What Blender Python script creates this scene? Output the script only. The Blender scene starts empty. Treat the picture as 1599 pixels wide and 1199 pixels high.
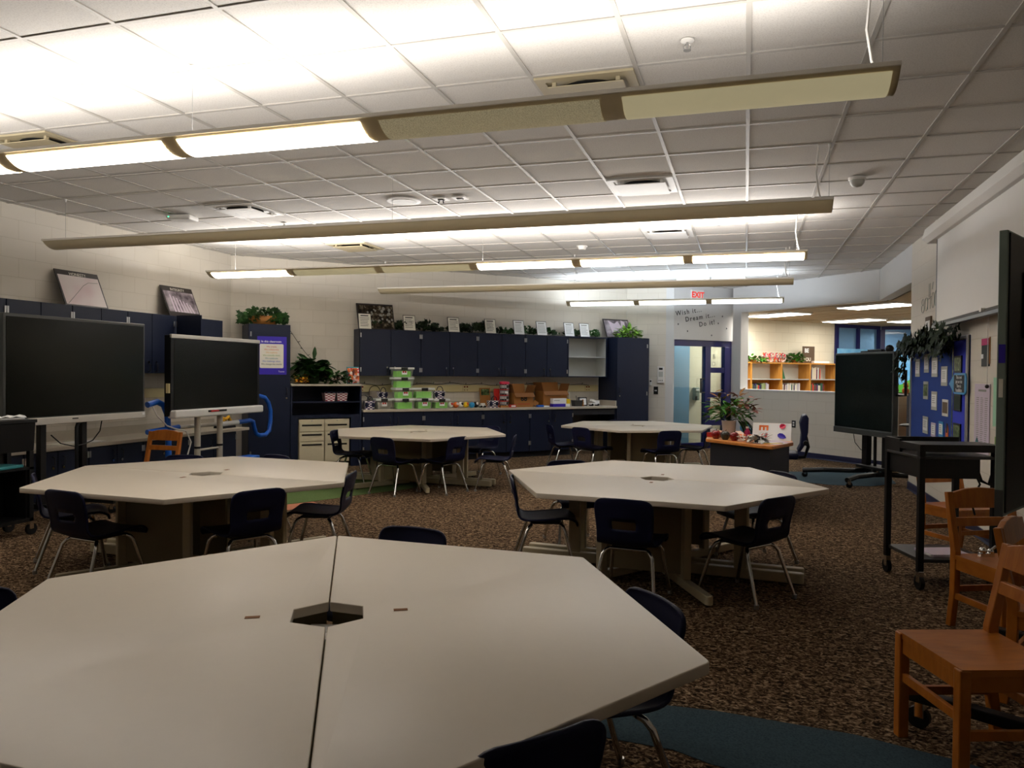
import bpy, bmesh, math, random
from mathutils import Matrix, Vector
PI = math.pi
S = math.sqrt(.5)
rnd = random.Random(7)
scn = bpy.context.scene
COL = scn.collection

# ------------------------------------------------------------------ helpers
def lin(c):
    if isinstance(c, str):
        c = [int(c[i:i + 2], 16) / 255 for i in (0, 2, 4)]
    return tuple(x / 12.92 if x <= .04045 else ((x + .055) / 1.055) ** 2.4 for x in c) + (1,)

class MB:
    def __init__(s):
        s.v = []; s.f = []
    def add(s, vs, fs, m=None):
        o = len(s.v)
        s.v += [tuple(m @ Vector(p)) if m else tuple(p) for p in vs]
        s.f += [tuple(i + o for i in f) for f in fs]
        return s
    def box(s, x0, x1, y0, y1, z0, z1, m=None):
        vs = [(x, y, z) for z in (z0, z1) for y in (y0, y1) for x in (x0, x1)]
        return s.add(vs, [(0, 2, 3, 1), (4, 5, 7, 6), (0, 1, 5, 4), (2, 6, 7, 3), (0, 4, 6, 2), (1, 3, 7, 5)], m)
    def cbox(s, c, d, m=None):
        return s.box(c[0] - d[0] / 2, c[0] + d[0] / 2, c[1] - d[1] / 2, c[1] + d[1] / 2, c[2] - d[2] / 2, c[2] + d[2] / 2, m)
    def prism(s, poly, a, b, ax='z', m=None):
        n = len(poly)
        def P(p, t):
            return {'z': (p[0], p[1], t), 'y': (p[0], t, p[1]), 'x': (t, p[0], p[1])}[ax]
        vs = [P(p, a) for p in poly] + [P(p, b) for p in poly]
        fs = [tuple(range(n))[::-1], tuple(range(n, 2 * n))] + [(i, (i + 1) % n, n + (i + 1) % n, n + i) for i in range(n)]
        return s.add(vs, fs, m)
    def tube(s, pts, r, n=8, m=None, rads=None):
        pts = [Vector(p) for p in pts]
        ring = []; vs = []
        prev = None
        for i, p in enumerate(pts):
            t = (pts[min(i + 1, len(pts) - 1)] - pts[max(i - 1, 0)]).normalized()
            if prev is None:
                a = Vector((0, 0, 1)) if abs(t.z) < .9 else Vector((1, 0, 0))
                u = t.cross(a).normalized()
            else:
                u = (prev - t * prev.dot(t)).normalized()
            prev = u
            w = t.cross(u)
            rr = rads[i] if rads else r
            for k in range(n):
                q = 2 * PI * k / n
                vs.append(p + (u * math.cos(q) + w * math.sin(q)) * rr)
        fs = []
        for i in range(len(pts) - 1):
            for k in range(n):
                k2 = (k + 1) % n
                fs.append((i * n + k, i * n + k2, (i + 1) * n + k2, (i + 1) * n + k))
        fs.append(tuple(range(n))[::-1]); o = (len(pts) - 1) * n
        fs.append(tuple(range(o, o + n)))
        return s.add(vs, fs, m)
    def cyl(s, a, b, r, r2=None, n=16, m=None):
        return s.tube([a, b], r, n, m, rads=[r, r if r2 is None else r2])
    def lathe(s, prof, c=(0, 0, 0), n=20, m=None):
        vs = []
        for r, z in prof:
            for k in range(n):
                q = 2 * PI * k / n
                vs.append((c[0] + r * math.cos(q), c[1] + r * math.sin(q), c[2] + z))
        fs = []
        for i in range(len(prof) - 1):
            for k in range(n):
                k2 = (k + 1) % n
                fs.append((i * n + k, i * n + k2, (i + 1) * n + k2, (i + 1) * n + k))
        fs.append(tuple(range(n))[::-1]); o = (len(prof) - 1) * n
        fs.append(tuple(range(o, o + n)))
        return s.add(vs, fs, m)
    def ball(s, c, r, n=12, sc=(1, 1, 1)):
        k = n // 2
        prof = [(max(r * math.sin(PI * i / k), 1e-4) * sc[0], -r * math.cos(PI * i / k) * sc[2]) for i in range(k + 1)]
        return s.lathe(prof, c, n)
    def leaf(s, p, d, up, L, w, shape='oval', bend=.15):
        d = Vector(d).normalized(); up = Vector(up)
        sd = d.cross(up)
        if sd.length < 1e-3: sd = d.cross(Vector((1, 0, 0)))
        sd.normalize(); nn = sd.cross(d)
        if shape == 'ivy':
            o = [(0, 0), (.05, -.42), (.3, -.3), (.5, -.55), (.62, -.2), (1, 0), (.62, .2), (.5, .55), (.3, .3), (.05, .42)]
        elif shape == 'long':
            o = [(0, 0), (.2, -.3), (.5, -.5), (.8, -.32), (1, 0), (.8, .32), (.5, .5), (.2, .3)]
        else:
            o = [(0, 0), (.15, -.38), (.45, -.5), (.75, -.36), (1, 0), (.75, .36), (.45, .5), (.15, .38)]
        vs = [Vector(p) + d * (a * L) + sd * (b * w) + nn * (-bend * L * a * a + .25 * w * abs(b)) for a, b in o]
        n = len(o)
        vs.append(Vector(p) + d * (.5 * L) - nn * bend * L * .25)
        return s.add(vs, [(i, (i + 1) % n, n) for i in range(n)])
    def build(s, name, mat, parent=None, smooth=False, bevel=0, seg=2, loc=None, rot=None):
        me = bpy.data.meshes.new(name)
        me.from_pydata(s.v, [], s.f)
        if bevel:
            bm = bmesh.new(); bm.from_mesh(me)
            bm.normal_update()
            es = [e for e in bm.edges if len(e.link_faces) == 2 and e.calc_face_angle(0) > .6]
            bmesh.ops.bevel(bm, geom=es, offset=bevel, segments=seg, affect='EDGES', profile=.5, clamp_overlap=True)
            bm.to_mesh(me); bm.free()
        if smooth:
            for p in me.polygons: p.use_smooth = True
            me.set_sharp_from_angle(angle=math.radians(smooth if smooth > 1 else 40))
        me.materials.append(mat)
        o = bpy.data.objects.new(name, me)
        COL.objects.link(o)
        if parent: o.parent = parent
        if loc: o.location = loc
        if rot: o.rotation_euler = rot
        return o

def tag(o, label=None, cat=None, group=None, kind=None):
    if label: o['label'] = label
    if cat: o['category'] = cat
    if group: o['group'] = group
    if kind: o['kind'] = kind
    return o
def thing(name, label, cat, loc=(0, 0, 0), rz=0, group=None, rx=0):
    o = bpy.data.objects.new(name, None)
    o.empty_display_size = .1
    COL.objects.link(o)
    o.location = loc; o.rotation_euler = (rx, 0, rz)
    return tag(o, label, cat, group)
def struct(name, mb, m, **k):
    o = mb.build(name, m, **k)
    if o.parent is None: o['kind'] = 'structure'
    return o
def dup(root, loc, rz, label, group=None):
    r = root.copy(); COL.objects.link(r)
    r.location = loc; r.rotation_euler = (root.rotation_euler.x, 0, rz)
    r['label'] = label
    if group: r['group'] = group
    for ch in root.children:
        c = ch.copy(); COL.objects.link(c); c.parent = r
        for g in ch.children:
            d = g.copy(); COL.objects.link(d); d.parent = c
    return r
def txt(name, s, m, parent, loc, size, rot=(PI / 2, 0, 0), align='CENTER', ext=.0008, shear=0, offset=0, space=1):
    cu = bpy.data.curves.new(name, 'FONT')
    cu.body = s; cu.size = size; cu.align_x = align; cu.align_y = 'CENTER'; cu.extrude = ext; cu.shear = shear; cu.offset = offset
    cu.resolution_u = 3; cu.space_character = space
    t = bpy.data.objects.new(name, cu); COL.objects.link(t)
    dg = bpy.context.evaluated_depsgraph_get()
    me = bpy.data.meshes.new_from_object(t.evaluated_get(dg))
    bpy.data.objects.remove(t)
    me.materials.clear(); me.materials.append(m)
    o = bpy.data.objects.new(name, me); COL.objects.link(o)
    o.parent = parent; o.location = loc; o.rotation_euler = rot
    return o

# wall frames: local x runs to the viewer's right, local y runs into the wall
FR = {'left': ((-7.45, 0), PI / 2), 'back': ((-7.44, 9.84), PI / 4), 'corner': ((-2.24, 15.039), 0), 'door': ((-1.331, 15.039), PI / 4),
      'half': ((-.23, 15.93), -PI / 4), 'right': ((2.07, 0), -PI / 2), 'lib': ((-.07, 17.52), PI / 4)}
def at(fr, t, off, z=0):
    (ox, oy), a = FR[fr]
    c, s = math.cos(a), math.sin(a)
    return (ox + t * c + off * s, oy + t * s - off * c, z)
def rot(fr): return FR[fr][1]

# ------------------------------------------------------------------ materials
def mat(name, col, rough=.5, metal=0, spec=.5, var=.06, vs=8, bump=0, bs=80, coat=0, emit=None, es=0, trans=0, alpha=1):
    m = bpy.data.materials.new(name); m.use_nodes = True
    nt = m.node_tree; N = nt.nodes; L = nt.links
    b = N['Principled BSDF']
    c = lin(col)
    b.inputs['Roughness'].default_value = rough; b.inputs['Metallic'].default_value = metal
    b.inputs['Specular IOR Level'].default_value = spec
    b.inputs['Coat Weight'].default_value = coat
    b.inputs['Transmission Weight'].default_value = trans
    b.inputs['Alpha'].default_value = alpha
    tc = N.new('ShaderNodeTexCoord')
    nz = N.new('ShaderNodeTexNoise'); nz.inputs['Scale'].default_value = vs; nz.inputs['Detail'].default_value = 3
    L.new(tc.outputs['Object'], nz.inputs['Vector'])
    mx = N.new('ShaderNodeMix'); mx.data_type = 'RGBA'
    mx.inputs[6].default_value = tuple(x * (1 - var) for x in c[:3]) + (1,)
    mx.inputs[7].default_value = tuple(min(1, x * (1 + var)) for x in c[:3]) + (1,)
    L.new(nz.outputs['Fac'], mx.inputs[0]); L.new(mx.outputs[2], b.inputs['Base Color'])
    if bump:
        n2 = N.new('ShaderNodeTexNoise'); n2.inputs['Scale'].default_value = bs; n2.inputs['Detail'].default_value = 2
        L.new(tc.outputs['Object'], n2.inputs['Vector'])
        bp = N.new('ShaderNodeBump'); bp.inputs['Strength'].default_value = bump; bp.inputs['Distance'].default_value = .004
        L.new(n2.outputs['Fac'], bp.inputs['Height']); L.new(bp.outputs['Normal'], b.inputs['Normal'])
    if emit:
        b.inputs['Emission Color'].default_value = lin(emit); b.inputs['Emission Strength'].default_value = es
    return m
def block_mat(name, col, mort, bump=.35):
    m = bpy.data.materials.new(name); m.use_nodes = True
    nt = m.node_tree; N = nt.nodes; L = nt.links; b = N['Principled BSDF']
    b.inputs['Roughness'].default_value = .55; b.inputs['Specular IOR Level'].default_value = .3
    tc = N.new('ShaderNodeTexCoord'); sx = N.new('ShaderNodeSeparateXYZ'); cx = N.new('ShaderNodeCombineXYZ')
    L.new(tc.outputs['Object'], sx.inputs[0]); L.new(sx.outputs['X'], cx.inputs['X']); L.new(sx.outputs['Z'], cx.inputs['Y'])
    br = N.new('ShaderNodeTexBrick')
    br.inputs['Scale'].default_value = 1; br.inputs['Brick Width'].default_value = .4064; br.inputs['Row Height'].default_value = .2032
    br.inputs['Mortar Size'].default_value = .0045; br.inputs['Mortar Smooth'].default_value = .6; br.inputs['Bias'].default_value = -.4
    c = lin(col)
    br.inputs['Color1'].default_value = c; br.inputs['Color2'].default_value = tuple(x * .95 for x in c[:3]) + (1,)
    br.inputs['Mortar'].default_value = lin(mort)
    L.new(cx.outputs[0], br.inputs['Vector'])
    L.new(br.outputs['Color'], b.inputs['Base Color'])
    nz = N.new('ShaderNodeTexNoise'); nz.inputs['Scale'].default_value = 90
    L.new(tc.outputs['Object'], nz.inputs['Vector'])
    mm = N.new('ShaderNodeMath'); mm.operation = 'MULTIPLY_ADD'; mm.inputs[1].default_value = .12
    iv = N.new('ShaderNodeMath'); iv.operation = 'SUBTRACT'; iv.inputs[0].default_value = 1
    L.new(br.outputs['Fac'], iv.inputs[1]); L.new(nz.outputs['Fac'], mm.inputs[0]); L.new(iv.outputs[0], mm.inputs[2])
    bp = N.new('ShaderNodeBump'); bp.inputs['Strength'].default_value = bump; bp.inputs['Distance'].default_value = .005
    L.new(mm.outputs[0], bp.inputs['Height']); L.new(bp.outputs['Normal'], b.inputs['Normal'])
    return m
def ramp_mat(name, stops, scale, rough=.9, stretch=(1, 1, 1), bump=.5, detail=4, dist=.006, wave=0, spec=.2, kind='noise'):
    m = bpy.data.materials.new(name); m.use_nodes = True
    nt = m.node_tree; N = nt.nodes; L = nt.links; b = N['Principled BSDF']
    b.inputs['Roughness'].default_value = rough; b.inputs['Specular IOR Level'].default_value = spec
    tc = N.new('ShaderNodeTexCoord'); mp = N.new('ShaderNodeMapping'); mp.inputs['Scale'].default_value = stretch
    L.new(tc.outputs['Object'], mp.inputs[0])
    if kind == 'noise':
        nz = N.new('ShaderNodeTexNoise'); nz.inputs['Detail'].default_value = detail; nz.inputs['Roughness'].default_value = .6
        nz.inputs['Distortion'].default_value = wave
        out = nz.outputs['Fac']
    elif kind == 'wave':
        nz = N.new('ShaderNodeTexWave'); nz.inputs['Distortion'].default_value = wave; nz.inputs['Detail'].default_value = detail
        nz.inputs['Detail Scale'].default_value = 1.5
        out = nz.outputs['Fac']
    elif kind == 'checker':
        nz = N.new('ShaderNodeTexChecker'); out = nz.outputs['Fac']
    elif kind == 'voronoi':
        nz = N.new('ShaderNodeTexVoronoi'); out = nz.outputs['Color']
    nz.inputs['Scale'].default_value = scale
    L.new(mp.outputs[0], nz.inputs['Vector'])
    r = N.new('ShaderNodeValToRGB')
    while len(r.color_ramp.elements) < len(stops): r.color_ramp.elements.new(.5)
    for e, (p, c) in zip(r.color_ramp.elements, stops):
        e.position = p; e.color = lin(c)
    L.new(out, r.inputs[0]); L.new(r.outputs[0], b.inputs['Base Color'])
    if bump:
        bp = N.new('ShaderNodeBump'); bp.inputs['Strength'].default_value = bump; bp.inputs['Distance'].default_value = dist
        L.new(out, bp.inputs['Height']); L.new(bp.outputs['Normal'], b.inputs['Normal'])
    return m

M = {}
M['wall'] = block_mat('painted_block', 'd9d2c5', 'cbc3b4', .25)
M['wall_white'] = mat('painted_drywall', 'd5d4d2', .6, var=.02)
M['wall_cream'] = block_mat('library_block', 'ece4cf', 'd8cfb6', .2)
M['wall_blue'] = mat('blue_paint', '7fb0d8', .6)
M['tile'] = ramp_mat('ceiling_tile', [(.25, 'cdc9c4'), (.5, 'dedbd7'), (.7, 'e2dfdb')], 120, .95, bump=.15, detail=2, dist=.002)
M['tile_lib_dim'] = ramp_mat('library_ceiling_tile_dim', [(.25, 'a8987f'), (.5, 'b5a58b'), (.7, 'b8a88e')], 120, .95, bump=.1, detail=2, dist=.002)  # white tile coloured beige to imitate the warm, dim library light
M['tbar'] = mat('tee_bar', 'bcb8b2', .5)
M['carpet'] = ramp_mat('carpet', [(.36, '140e09'), (.47, '3a2b1e'), (.56, '705a43'), (.68, 'a28c71')], 36, 1, (1, 1.25, 1), .7, 4, .008, 1.2, .05)
M['carpet_blue'] = ramp_mat('carpet_blue', [(.3, '2c3a42'), (.6, '3c4c54')], 120, 1, bump=.5, spec=.05)
M['carpet_green'] = ramp_mat('carpet_green', [(.3, '4b5c36'), (.6, '5d7045')], 120, 1, bump=.5, spec=.05)
M['carpet_peach'] = ramp_mat('carpet_peach', [(.3, '9a6650'), (.6, 'b47a60')], 120, 1, bump=.5, spec=.05)
M['navy_base'] = mat('navy_rubber', '14183a', .5)
M['navy_cab'] = mat('navy_laminate', '131b30', .45, spec=.28, var=.05, vs=3)
M['navy_dark'] = mat('navy_dark', '12151f', .6)
M['navy_trim'] = mat('navy_enamel', '14165a', .35)
M['cab_in'] = mat('grey_laminate', 'b9bab4', .5)
M['laminate'] = mat('table_laminate', 'ccc2b2', .38, var=.02, vs=30)
M['laminate_edge'] = mat('table_edge', 'cfc3a6', .45)
M['beige_metal'] = mat('beige_metal', 'b3a88a', .45)
M['beige_panel'] = mat('beige_panel', '7a6e50', .5)
M['counter'] = mat('counter_laminate', 'b9b0a0', .4, var=.05, vs=60)
M['navy_plastic'] = mat('navy_plastic', '0f1330', .5, spec=.22, bump=.05, bs=300)
M['chrome'] = mat('chrome', 'd8d8d6', .14, 1)
M['steel'] = mat('brushed_steel', 'a9a9a9', .35, .9)
M['black_plastic'] = mat('black_plastic', '0b0b0b', .45, spec=.28)
M['black_metal'] = mat('black_metal', '0a0a0a', .45, spec=.3, bump=.03)
M['grey_shelf'] = mat('charcoal_laminate', '2a2a29', .35)
M['screen'] = mat('display_glass', '11120e', .18, spec=.16, var=.1, vs=1.5)
M['screen_g'] = mat('display_glass_dark', '121a19', .2, spec=.2, var=.1, vs=1.5)
M['bezel_dark'] = mat('dark_bezel', '3a3c3a', .4)
M['bezel_silver'] = mat('silver_bezel', 'c4c0b8', .35, .3)
M['bezel_white'] = mat('white_bezel', 'dcdcda', .35)
M['gun'] = mat('grey_green_metal', '76847b', .45)
M['wood'] = ramp_mat('honey_wood', [(.3, '965417'), (.5, 'a4601d'), (.7, 'ae6925')], 5, .36, (6, 1.2, 1.2), .0, 3, .002, .4, .4)
M['wood_desk'] = ramp_mat('desk_wood', [(.3, 'bb7436'), (.5, 'c8803c'), (.7, 'd08a46')], 5, .35, (1, 5, 5), 0, 3, .002, .4, .4)
M['wood_lib'] = ramp_mat('oak_shelf', [(.3, 'bb7f34'), (.5, 'c78a3c'), (.7, 'd09648')], 4, .4, (6, 6, 1), 0, 3, .002, .4, .3)
M['pend'] = mat('pendant_enamel', 'e6dab8', .45, var=.03)
M['pend_lit'] = mat('pendant_rim_lit', 'f0ebe0', .45, var=.03)  # lighter copy of the housing enamel, mimicking ceiling bounce on the rim
M['lens_on'] = mat('lens_lit', 'fff6e4', .5, emit='fff5ea', es=8)
M['lens_cool'] = mat('lens_lit_cool', 'f4f8ff', .5, emit='e6f0ff', es=5)
M['lens_dim'] = ramp_mat('lens_perforated_glow', [(.35, 'c9be9e'), (.6, 'f0e8d0')], 220, .5, bump=.3, detail=0, dist=.002)
M['lens_dim'].node_tree.nodes['Principled BSDF'].inputs['Emission Color'].default_value = lin('efe2b4')
M['lens_dim'].node_tree.nodes['Principled BSDF'].inputs['Emission Strength'].default_value = .11  # faint emission imitates lamp light leaking along the housing
M['lens_leak'] = mat('lens_leak_glow', 'd8cfae', .5, emit='efe2b4', es=.22)  # unlit lens, weak emission stands in for glow from neighbouring lamps
M['white'] = mat('white_paint', 'e8e6e2', .5, var=.02)
M['white_g'] = mat('white_gloss', 'f0f0ee', .25, var=.02)
M['paper'] = mat('paper', 'e9e6da', .8, var=.03)
M['paper_w'] = mat('white_paper', 'f4f5f4', .8, var=.02)
M['paper_l'] = mat('lilac_paper', 'cdbfcf', .8, var=.03)
M['ink'] = mat('ink', '2a2a2a', .8)
M['ink_soft'] = mat('faded_ink', '8c8c86', .8)
M['cream_metal'] = mat('cream_metal', 'cbc2a6', .4)
M['cream'] = mat('cream_plastic', 'd9cb98', .45)
M['blue'] = mat('blue_tube', '0f55b8', .35)
M['white_pvc'] = mat('pale_pipe', 'c9c5bb', .4)
M['pale_steel'] = mat('pale_steel', 'bdb8aa', .4, .2)
M['ivy'] = ramp_mat('ivy_leaf', [(.3, '12240e'), (.6, '274a1c')], 6, .5, bump=0)
M['ivy_dark'] = ramp_mat('ivy_dark_leaf', [(.3, '0e170b'), (.6, '1d2e14')], 6, .55, bump=0)
M['leaf'] = ramp_mat('green_leaf', [(.3, '1d4a16'), (.6, '437a26')], 6, .45, bump=0)
M['leaf_lime'] = ramp_mat('lime_leaf', [(.3, '3a7420'), (.6, '86b040')], 6, .45, bump=0)
M['leaf_rust'] = ramp_mat('rust_leaf', [(.3, '50301c'), (.6, '86602e')], 6, .5, bump=0)
M['leaf_pink'] = ramp_mat('dusty_pink_leaf', [(.3, '6a4440'), (.6, '9a6a60')], 6, .5, bump=0)
M['yellow'] = mat('yellow_petal', 'd9a41c', .6)
M['yellow_p'] = mat('yellow_plastic', 'f0cc18', .4)
M['orange'] = mat('orange', 'd8661c', .5)
M['red'] = mat('red', 'b81c14', .45)
M['redapple'] = mat('red_glaze', '7a0f12', .18, coat=.5)
M['greyapple'] = mat('pewter_glaze', '3a3a34', .25)
M['pink'] = mat('hot_pink', 'd01848', .5)
M['skyblue'] = mat('sky_blue_plastic', '2a94d0', .3)
M['cardboard'] = mat('cardboard', 'a06a30', .8, bump=.05)
M['cardboard_d'] = mat('cardboard_inside', '7a4c1e', .85)
M['purple'] = mat('violet_poster', '2a12a0', .5)
M['green_tub'] = mat('lime_filler', '86ea34', .6)
M['clear'] = mat('clear_tub', 'dfe8dc', .12, var=.02, alpha=.28)
M['clear_lid'] = mat('frosted_lid', 'f4f8f6', .3, var=.02, alpha=.95)
M['tub_black'] = mat('black_clip', '141812', .4)
def glass_mat(name, tint):
    m = bpy.data.materials.new(name); m.use_nodes = True
    nt = m.node_tree; N = nt.nodes; N.clear()
    o = N.new('ShaderNodeOutputMaterial'); mx = N.new('ShaderNodeMixShader'); t = N.new('ShaderNodeBsdfTransparent'); g = N.new('ShaderNodeBsdfGlossy')
    f = N.new('ShaderNodeFresnel'); f.inputs[0].default_value = 1.45
    t.inputs[0].default_value = lin(tint); g.inputs['Roughness'].default_value = .02
    nt.links.new(f.outputs[0], mx.inputs[0]); nt.links.new(t.outputs[0], mx.inputs[1]); nt.links.new(g.outputs[0], mx.inputs[2]); nt.links.new(mx.outputs[0], o.inputs[0])
    return m
M['glass'] = glass_mat('door_glass', 'e4eae6')
M['glass_blue'] = mat('blue_tint_glass', '7aa4cc', .06, var=.03, alpha=.6)
M['board'] = mat('blue_felt', '0f3788', .9, bump=.1)
M['board2'] = mat('royal_blue_paper', '2233c0', .8)
M['alu'] = mat('aluminium', 'b0b0b4', .35, .6)
M['mural_blue'] = ramp_mat('mural_sky', [(.3, '4aa0e0'), (.6, '86c4ee')], 4, .7, bump=0)
M['mural_green'] = mat('mural_green', '4aa832', .7)
M['mural_yellow'] = mat('mural_yellow', 'e8d22c', .7)
M['terracotta'] = mat('basket_wicker', '9a6428', .7, bump=.3, bs=120)
M['grey_pail'] = mat('grey_canvas', '8a8076', .8, bump=.2, bs=200)
M['chev'] = ramp_mat('zigzag_print', [(.0, 'f2ece8'), (.46, 'efe8e4'), (.54, '2a2050'), (1, '33205a')], 26, .7, (1, 1, 2), 0, 0, 0, 0, .2, 'checker')
M['chev_pink'] = ramp_mat('zigzag_pink', [(.0, 'f2ece8'), (.46, 'efe8e4'), (.54, 'b05a62'), (1, 'a04a58')], 26, .7, (1, 1, 2), 0, 0, 0, 0, .2, 'checker')
M['argyle'] = ramp_mat('argyle_tin', [(.0, '0c0c0c'), (.46, '0c0c0c'), (.54, 'b4b4b4'), (1, 'b4b4b4')], 26, .4, (1, 1, .8), 0, 0, 0, 0, .4, 'checker')
M['floral'] = ramp_mat('floral_paper', [(.2, 'c82840'), (.4, 'f2e8e0'), (.6, '402028'), (.8, 'd8702c')], 30, .6, bump=0, kind='voronoi')
M['photo_pink'] = ramp_mat('pale_print', [(.3, 'cdaab2'), (.5, 'ddd2d2'), (.7, 'e4dedc')], 1.6, .3, bump=0, detail=2)
M['photo_bw'] = ramp_mat('monochrome_print', [(.3, '3a3038'), (.5, '8a8088'), (.7, 'c8c2c8')], 5, .35, bump=0, detail=3)
M['photo_dark'] = ramp_mat('sepia_print', [(.42, '120c06'), (.55, '3c3022'), (.7, '8a8270')], 14, .35, bump=0, detail=3)
M['photo_gr'] = ramp_mat('green_print', [(.35, '1a2412'), (.55, '5a7040'), (.7, 'a8b088')], 18, .35, bump=0, detail=3)
M['frame_dark'] = mat('dark_frame', '1c1210', .4)
M['magenta'] = mat('magenta_print', 'b02060', .6)
M['brown_sign'] = mat('brown_board', '5a4632', .7)
M['green_a'] = mat('green_letter', '2a7a4a', .5)
M['exit_red'] = mat('exit_red', 'd8281c', .5, emit='e0301c', es=.6)
M['vent_beige'] = mat('beige_register', 'b6aa8c', .5)
M['dark_gap'] = mat('dark_void', '15130e', .9)
M['teal'] = mat('teal_box', '2a7f86', .5)
M['mint'] = mat('mint_cloth', 'a8d8bc', .8)

# ------------------------------------------------------------------ camera
F, YAW, PIT, ROL = 1194.24, .295848, -.0146248, .0097193
fw = Vector((-math.sin(YAW) * math.cos(PIT), math.cos(YAW) * math.cos(PIT), math.sin(PIT)))
r0 = Vector((math.cos(YAW), math.sin(YAW), 0)); u0 = r0.cross(fw)
rr = r0 * math.cos(ROL) + u0 * math.sin(ROL); uu = -r0 * math.sin(ROL) + u0 * math.cos(ROL)
cam = bpy.data.cameras.new('camera'); cam.lens = F / 1599 * 36; cam.sensor_width = 36; cam.sensor_fit = 'HORIZONTAL'; cam.clip_start = .05
co = bpy.data.objects.new('camera', cam); COL.objects.link(co)
mw = Matrix((rr, uu, -fw)).transposed().to_4x4(); mw.translation = Vector((0, 0, 1.47))
co.matrix_world = mw
scn.camera = co

# ------------------------------------------------------------------ room shell
CZ = 3.2; SZ = 2.705
YB = -2.6
room = [(-7.45, YB), (2.07, YB), (2.07, 13.635), (-.23, 15.93), (-.24, 16.13), (-1.331, 15.039), (-2.24, 15.039), (-7.45, 9.83)]
struct('floor', MB().box(-9, 8, YB - .2, 25, -.1, 0), M['carpet'])
struct('ceiling', MB().prism([(-7.6, YB), (2.25, YB), (2.25, 13.72), (-.15, 16.1), (-.28, 16.3), (-1.4, 15.2), (-2.3, 15.2), (-7.6, 9.95)], CZ + .007, CZ + .1), M['tile'])
# tee bars clipped to the room outline
def spans(axis, c):
    xs = []
    n = len(room)
    for i in range(n):
        a, b = room[i], room[(i + 1) % n]
        if (a[axis] - c) * (b[axis] - c) < 0:
            k = (c - a[axis]) / (b[axis] - a[axis])
            xs.append(a[1 - axis] + k * (b[1 - axis] - a[1 - axis]))
    xs.sort()
    return [(xs[i], xs[i + 1]) for i in range(0, len(xs) - 1, 2)]
G = .6096
tb = MB()
for k in range(-13, 5):
    x = -.006 + k * G
    for a, b in spans(0, x): tb.box(x - .0125, x + .0125, a, b, CZ, CZ + .012)
for k in range(-12, 21):
    y = 4.338 + k * G
    for a, b in spans(1, y): tb.box(a, b, y - .0125, y + .0125, CZ + .0005, CZ + .012)
struct('trim_1', tb, M['tbar'])
def wall(name, fr, x0, x1, z0, z1, m, th=.2, y0=0):
    return struct(name, MB().box(x0, x1, y0, y0 + th, z0, z1), M[m], loc=at(fr, 0, 0), rot=(0, 0, rot(fr)))
wall('wall_left', 'left', YB - .2, 9.98, 0, CZ + .1, 'wall')
wall('wall_back', 'back', -.1, 7.352, 0, CZ + .1, 'wall')
wall('wall_corner', 'corner', 0, .76, 0, CZ + .1, 'wall')
struct('wall_pilaster', MB().box(.76, .9085, 0, .2, 0, CZ + .1), M['wall_white'], loc=at('corner', 0, 0))
# wall round the door (opening v .03-1.37)
w = MB().box(0, 1.543, 0, .2, 2.149, CZ + .1).box(-.0, .018, 0, .2, 0, 2.149).box(1.54, 1.62, -.0, .2, 0, CZ + .1)
struct('wall_door', w, M['wall_white'], loc=at('door', 0, 0), rot=(0, 0, rot('door')))
# header and half wall facing south west
struct('wall_header', MB().box(-.03, 3.245, 0, .2, SZ, CZ + .1).box(-.03, .195, 0, .2, 0, SZ), M['wall_white'], loc=at('half', 0, 0), rot=(0, 0, rot('half')))
hw = MB().box(.195, 3.62, 0, .2, 0, 1.17)
struct('wall_half', hw, M['wall'], loc=at('half', 0, 0), rot=(0, 0, rot('half')))
struct('trim_2', MB().box(.195, 3.64, -.012, .21, 1.17, 1.195), M['white'], loc=at('half', 0, 0), rot=(0, 0, rot('half')))
struct('wall_header_right', MB().box(-13.64, -11.13, 0, .2, SZ, CZ + .1), M['wall_white'], loc=at('right', 0, 0), rot=(0, 0, rot('right')))
wall('wall_right', 'right', -11.13, -YB + .2, 0, CZ + .1, 'wall')
struct('wall_front', MB().box(-7.65, 2.27, YB - .2, YB, 0, CZ + .1), M['wall_white'])
def base(name, fr, x0, x1, h=.1):
    struct(name, MB().box(x0, x1, -.012, 0, 0, h).prism([(-.012, 0), (-.02, 0), (-.012, .02)], x0, x1, 'x'), M['navy_base'], loc=at(fr, 0, 0), rot=(0, 0, rot(fr)))
base('baseboard_right', 'right', -11.13, 2.5)
base('baseboard_half', 'half', .0, 3.62)
base('baseboard_corner', 'corner', .44, .9)
base('baseboard_left', 'left', YB, 4.4)
# carpet inlays
def inlay(name, pts, m):
    struct(name, MB().prism(pts, .0, .003), M[m])
inlay('floor_inlay_green', [(-4.82, 7.25), (-4.55, 7.75), (-4.3, 8.3), (-4.05, 8.72), (-3.95, 9.1), (-4.0, 9.5), (-4.3, 9.85), (-4.9, 10.0), (-5.5, 9.7), (-5.9, 8.9), (-5.9, 8.0), (-5.5, 7.4)], 'carpet_green')
inlay('floor_inlay_peach', [(-5.5, 7.38), (-4.82, 7.24), (-4.62, 7.55), (-4.35, 7.33), (-4.62, 6.95), (-5.4, 6.9), (-6.0, 7.2)], 'carpet_peach')
inlay('floor_inlay_teal', [(.3, 11.5), (1.1, 11.1), (1.62, 11.15), (2.0, 11.55), (2.06, 12.5), (2.06, 13.3), (1.7, 13.3), (1.1, 12.5), (.4, 12.35)], 'carpet_blue')
inlay('floor_inlay_blue', [(-1.3, 3.3), (-.5, 3.42), (-.1, 3.44), (.45, 3.39), (.81, 3.28), (1.3, 3.02), (1.25, 2.7), (.7, 2.85), (.2, 2.92), (-.1, 2.96), (-.25, 3.03), (-.7, 3.06), (-1.3, 2.95)], 'carpet_blue')

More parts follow.
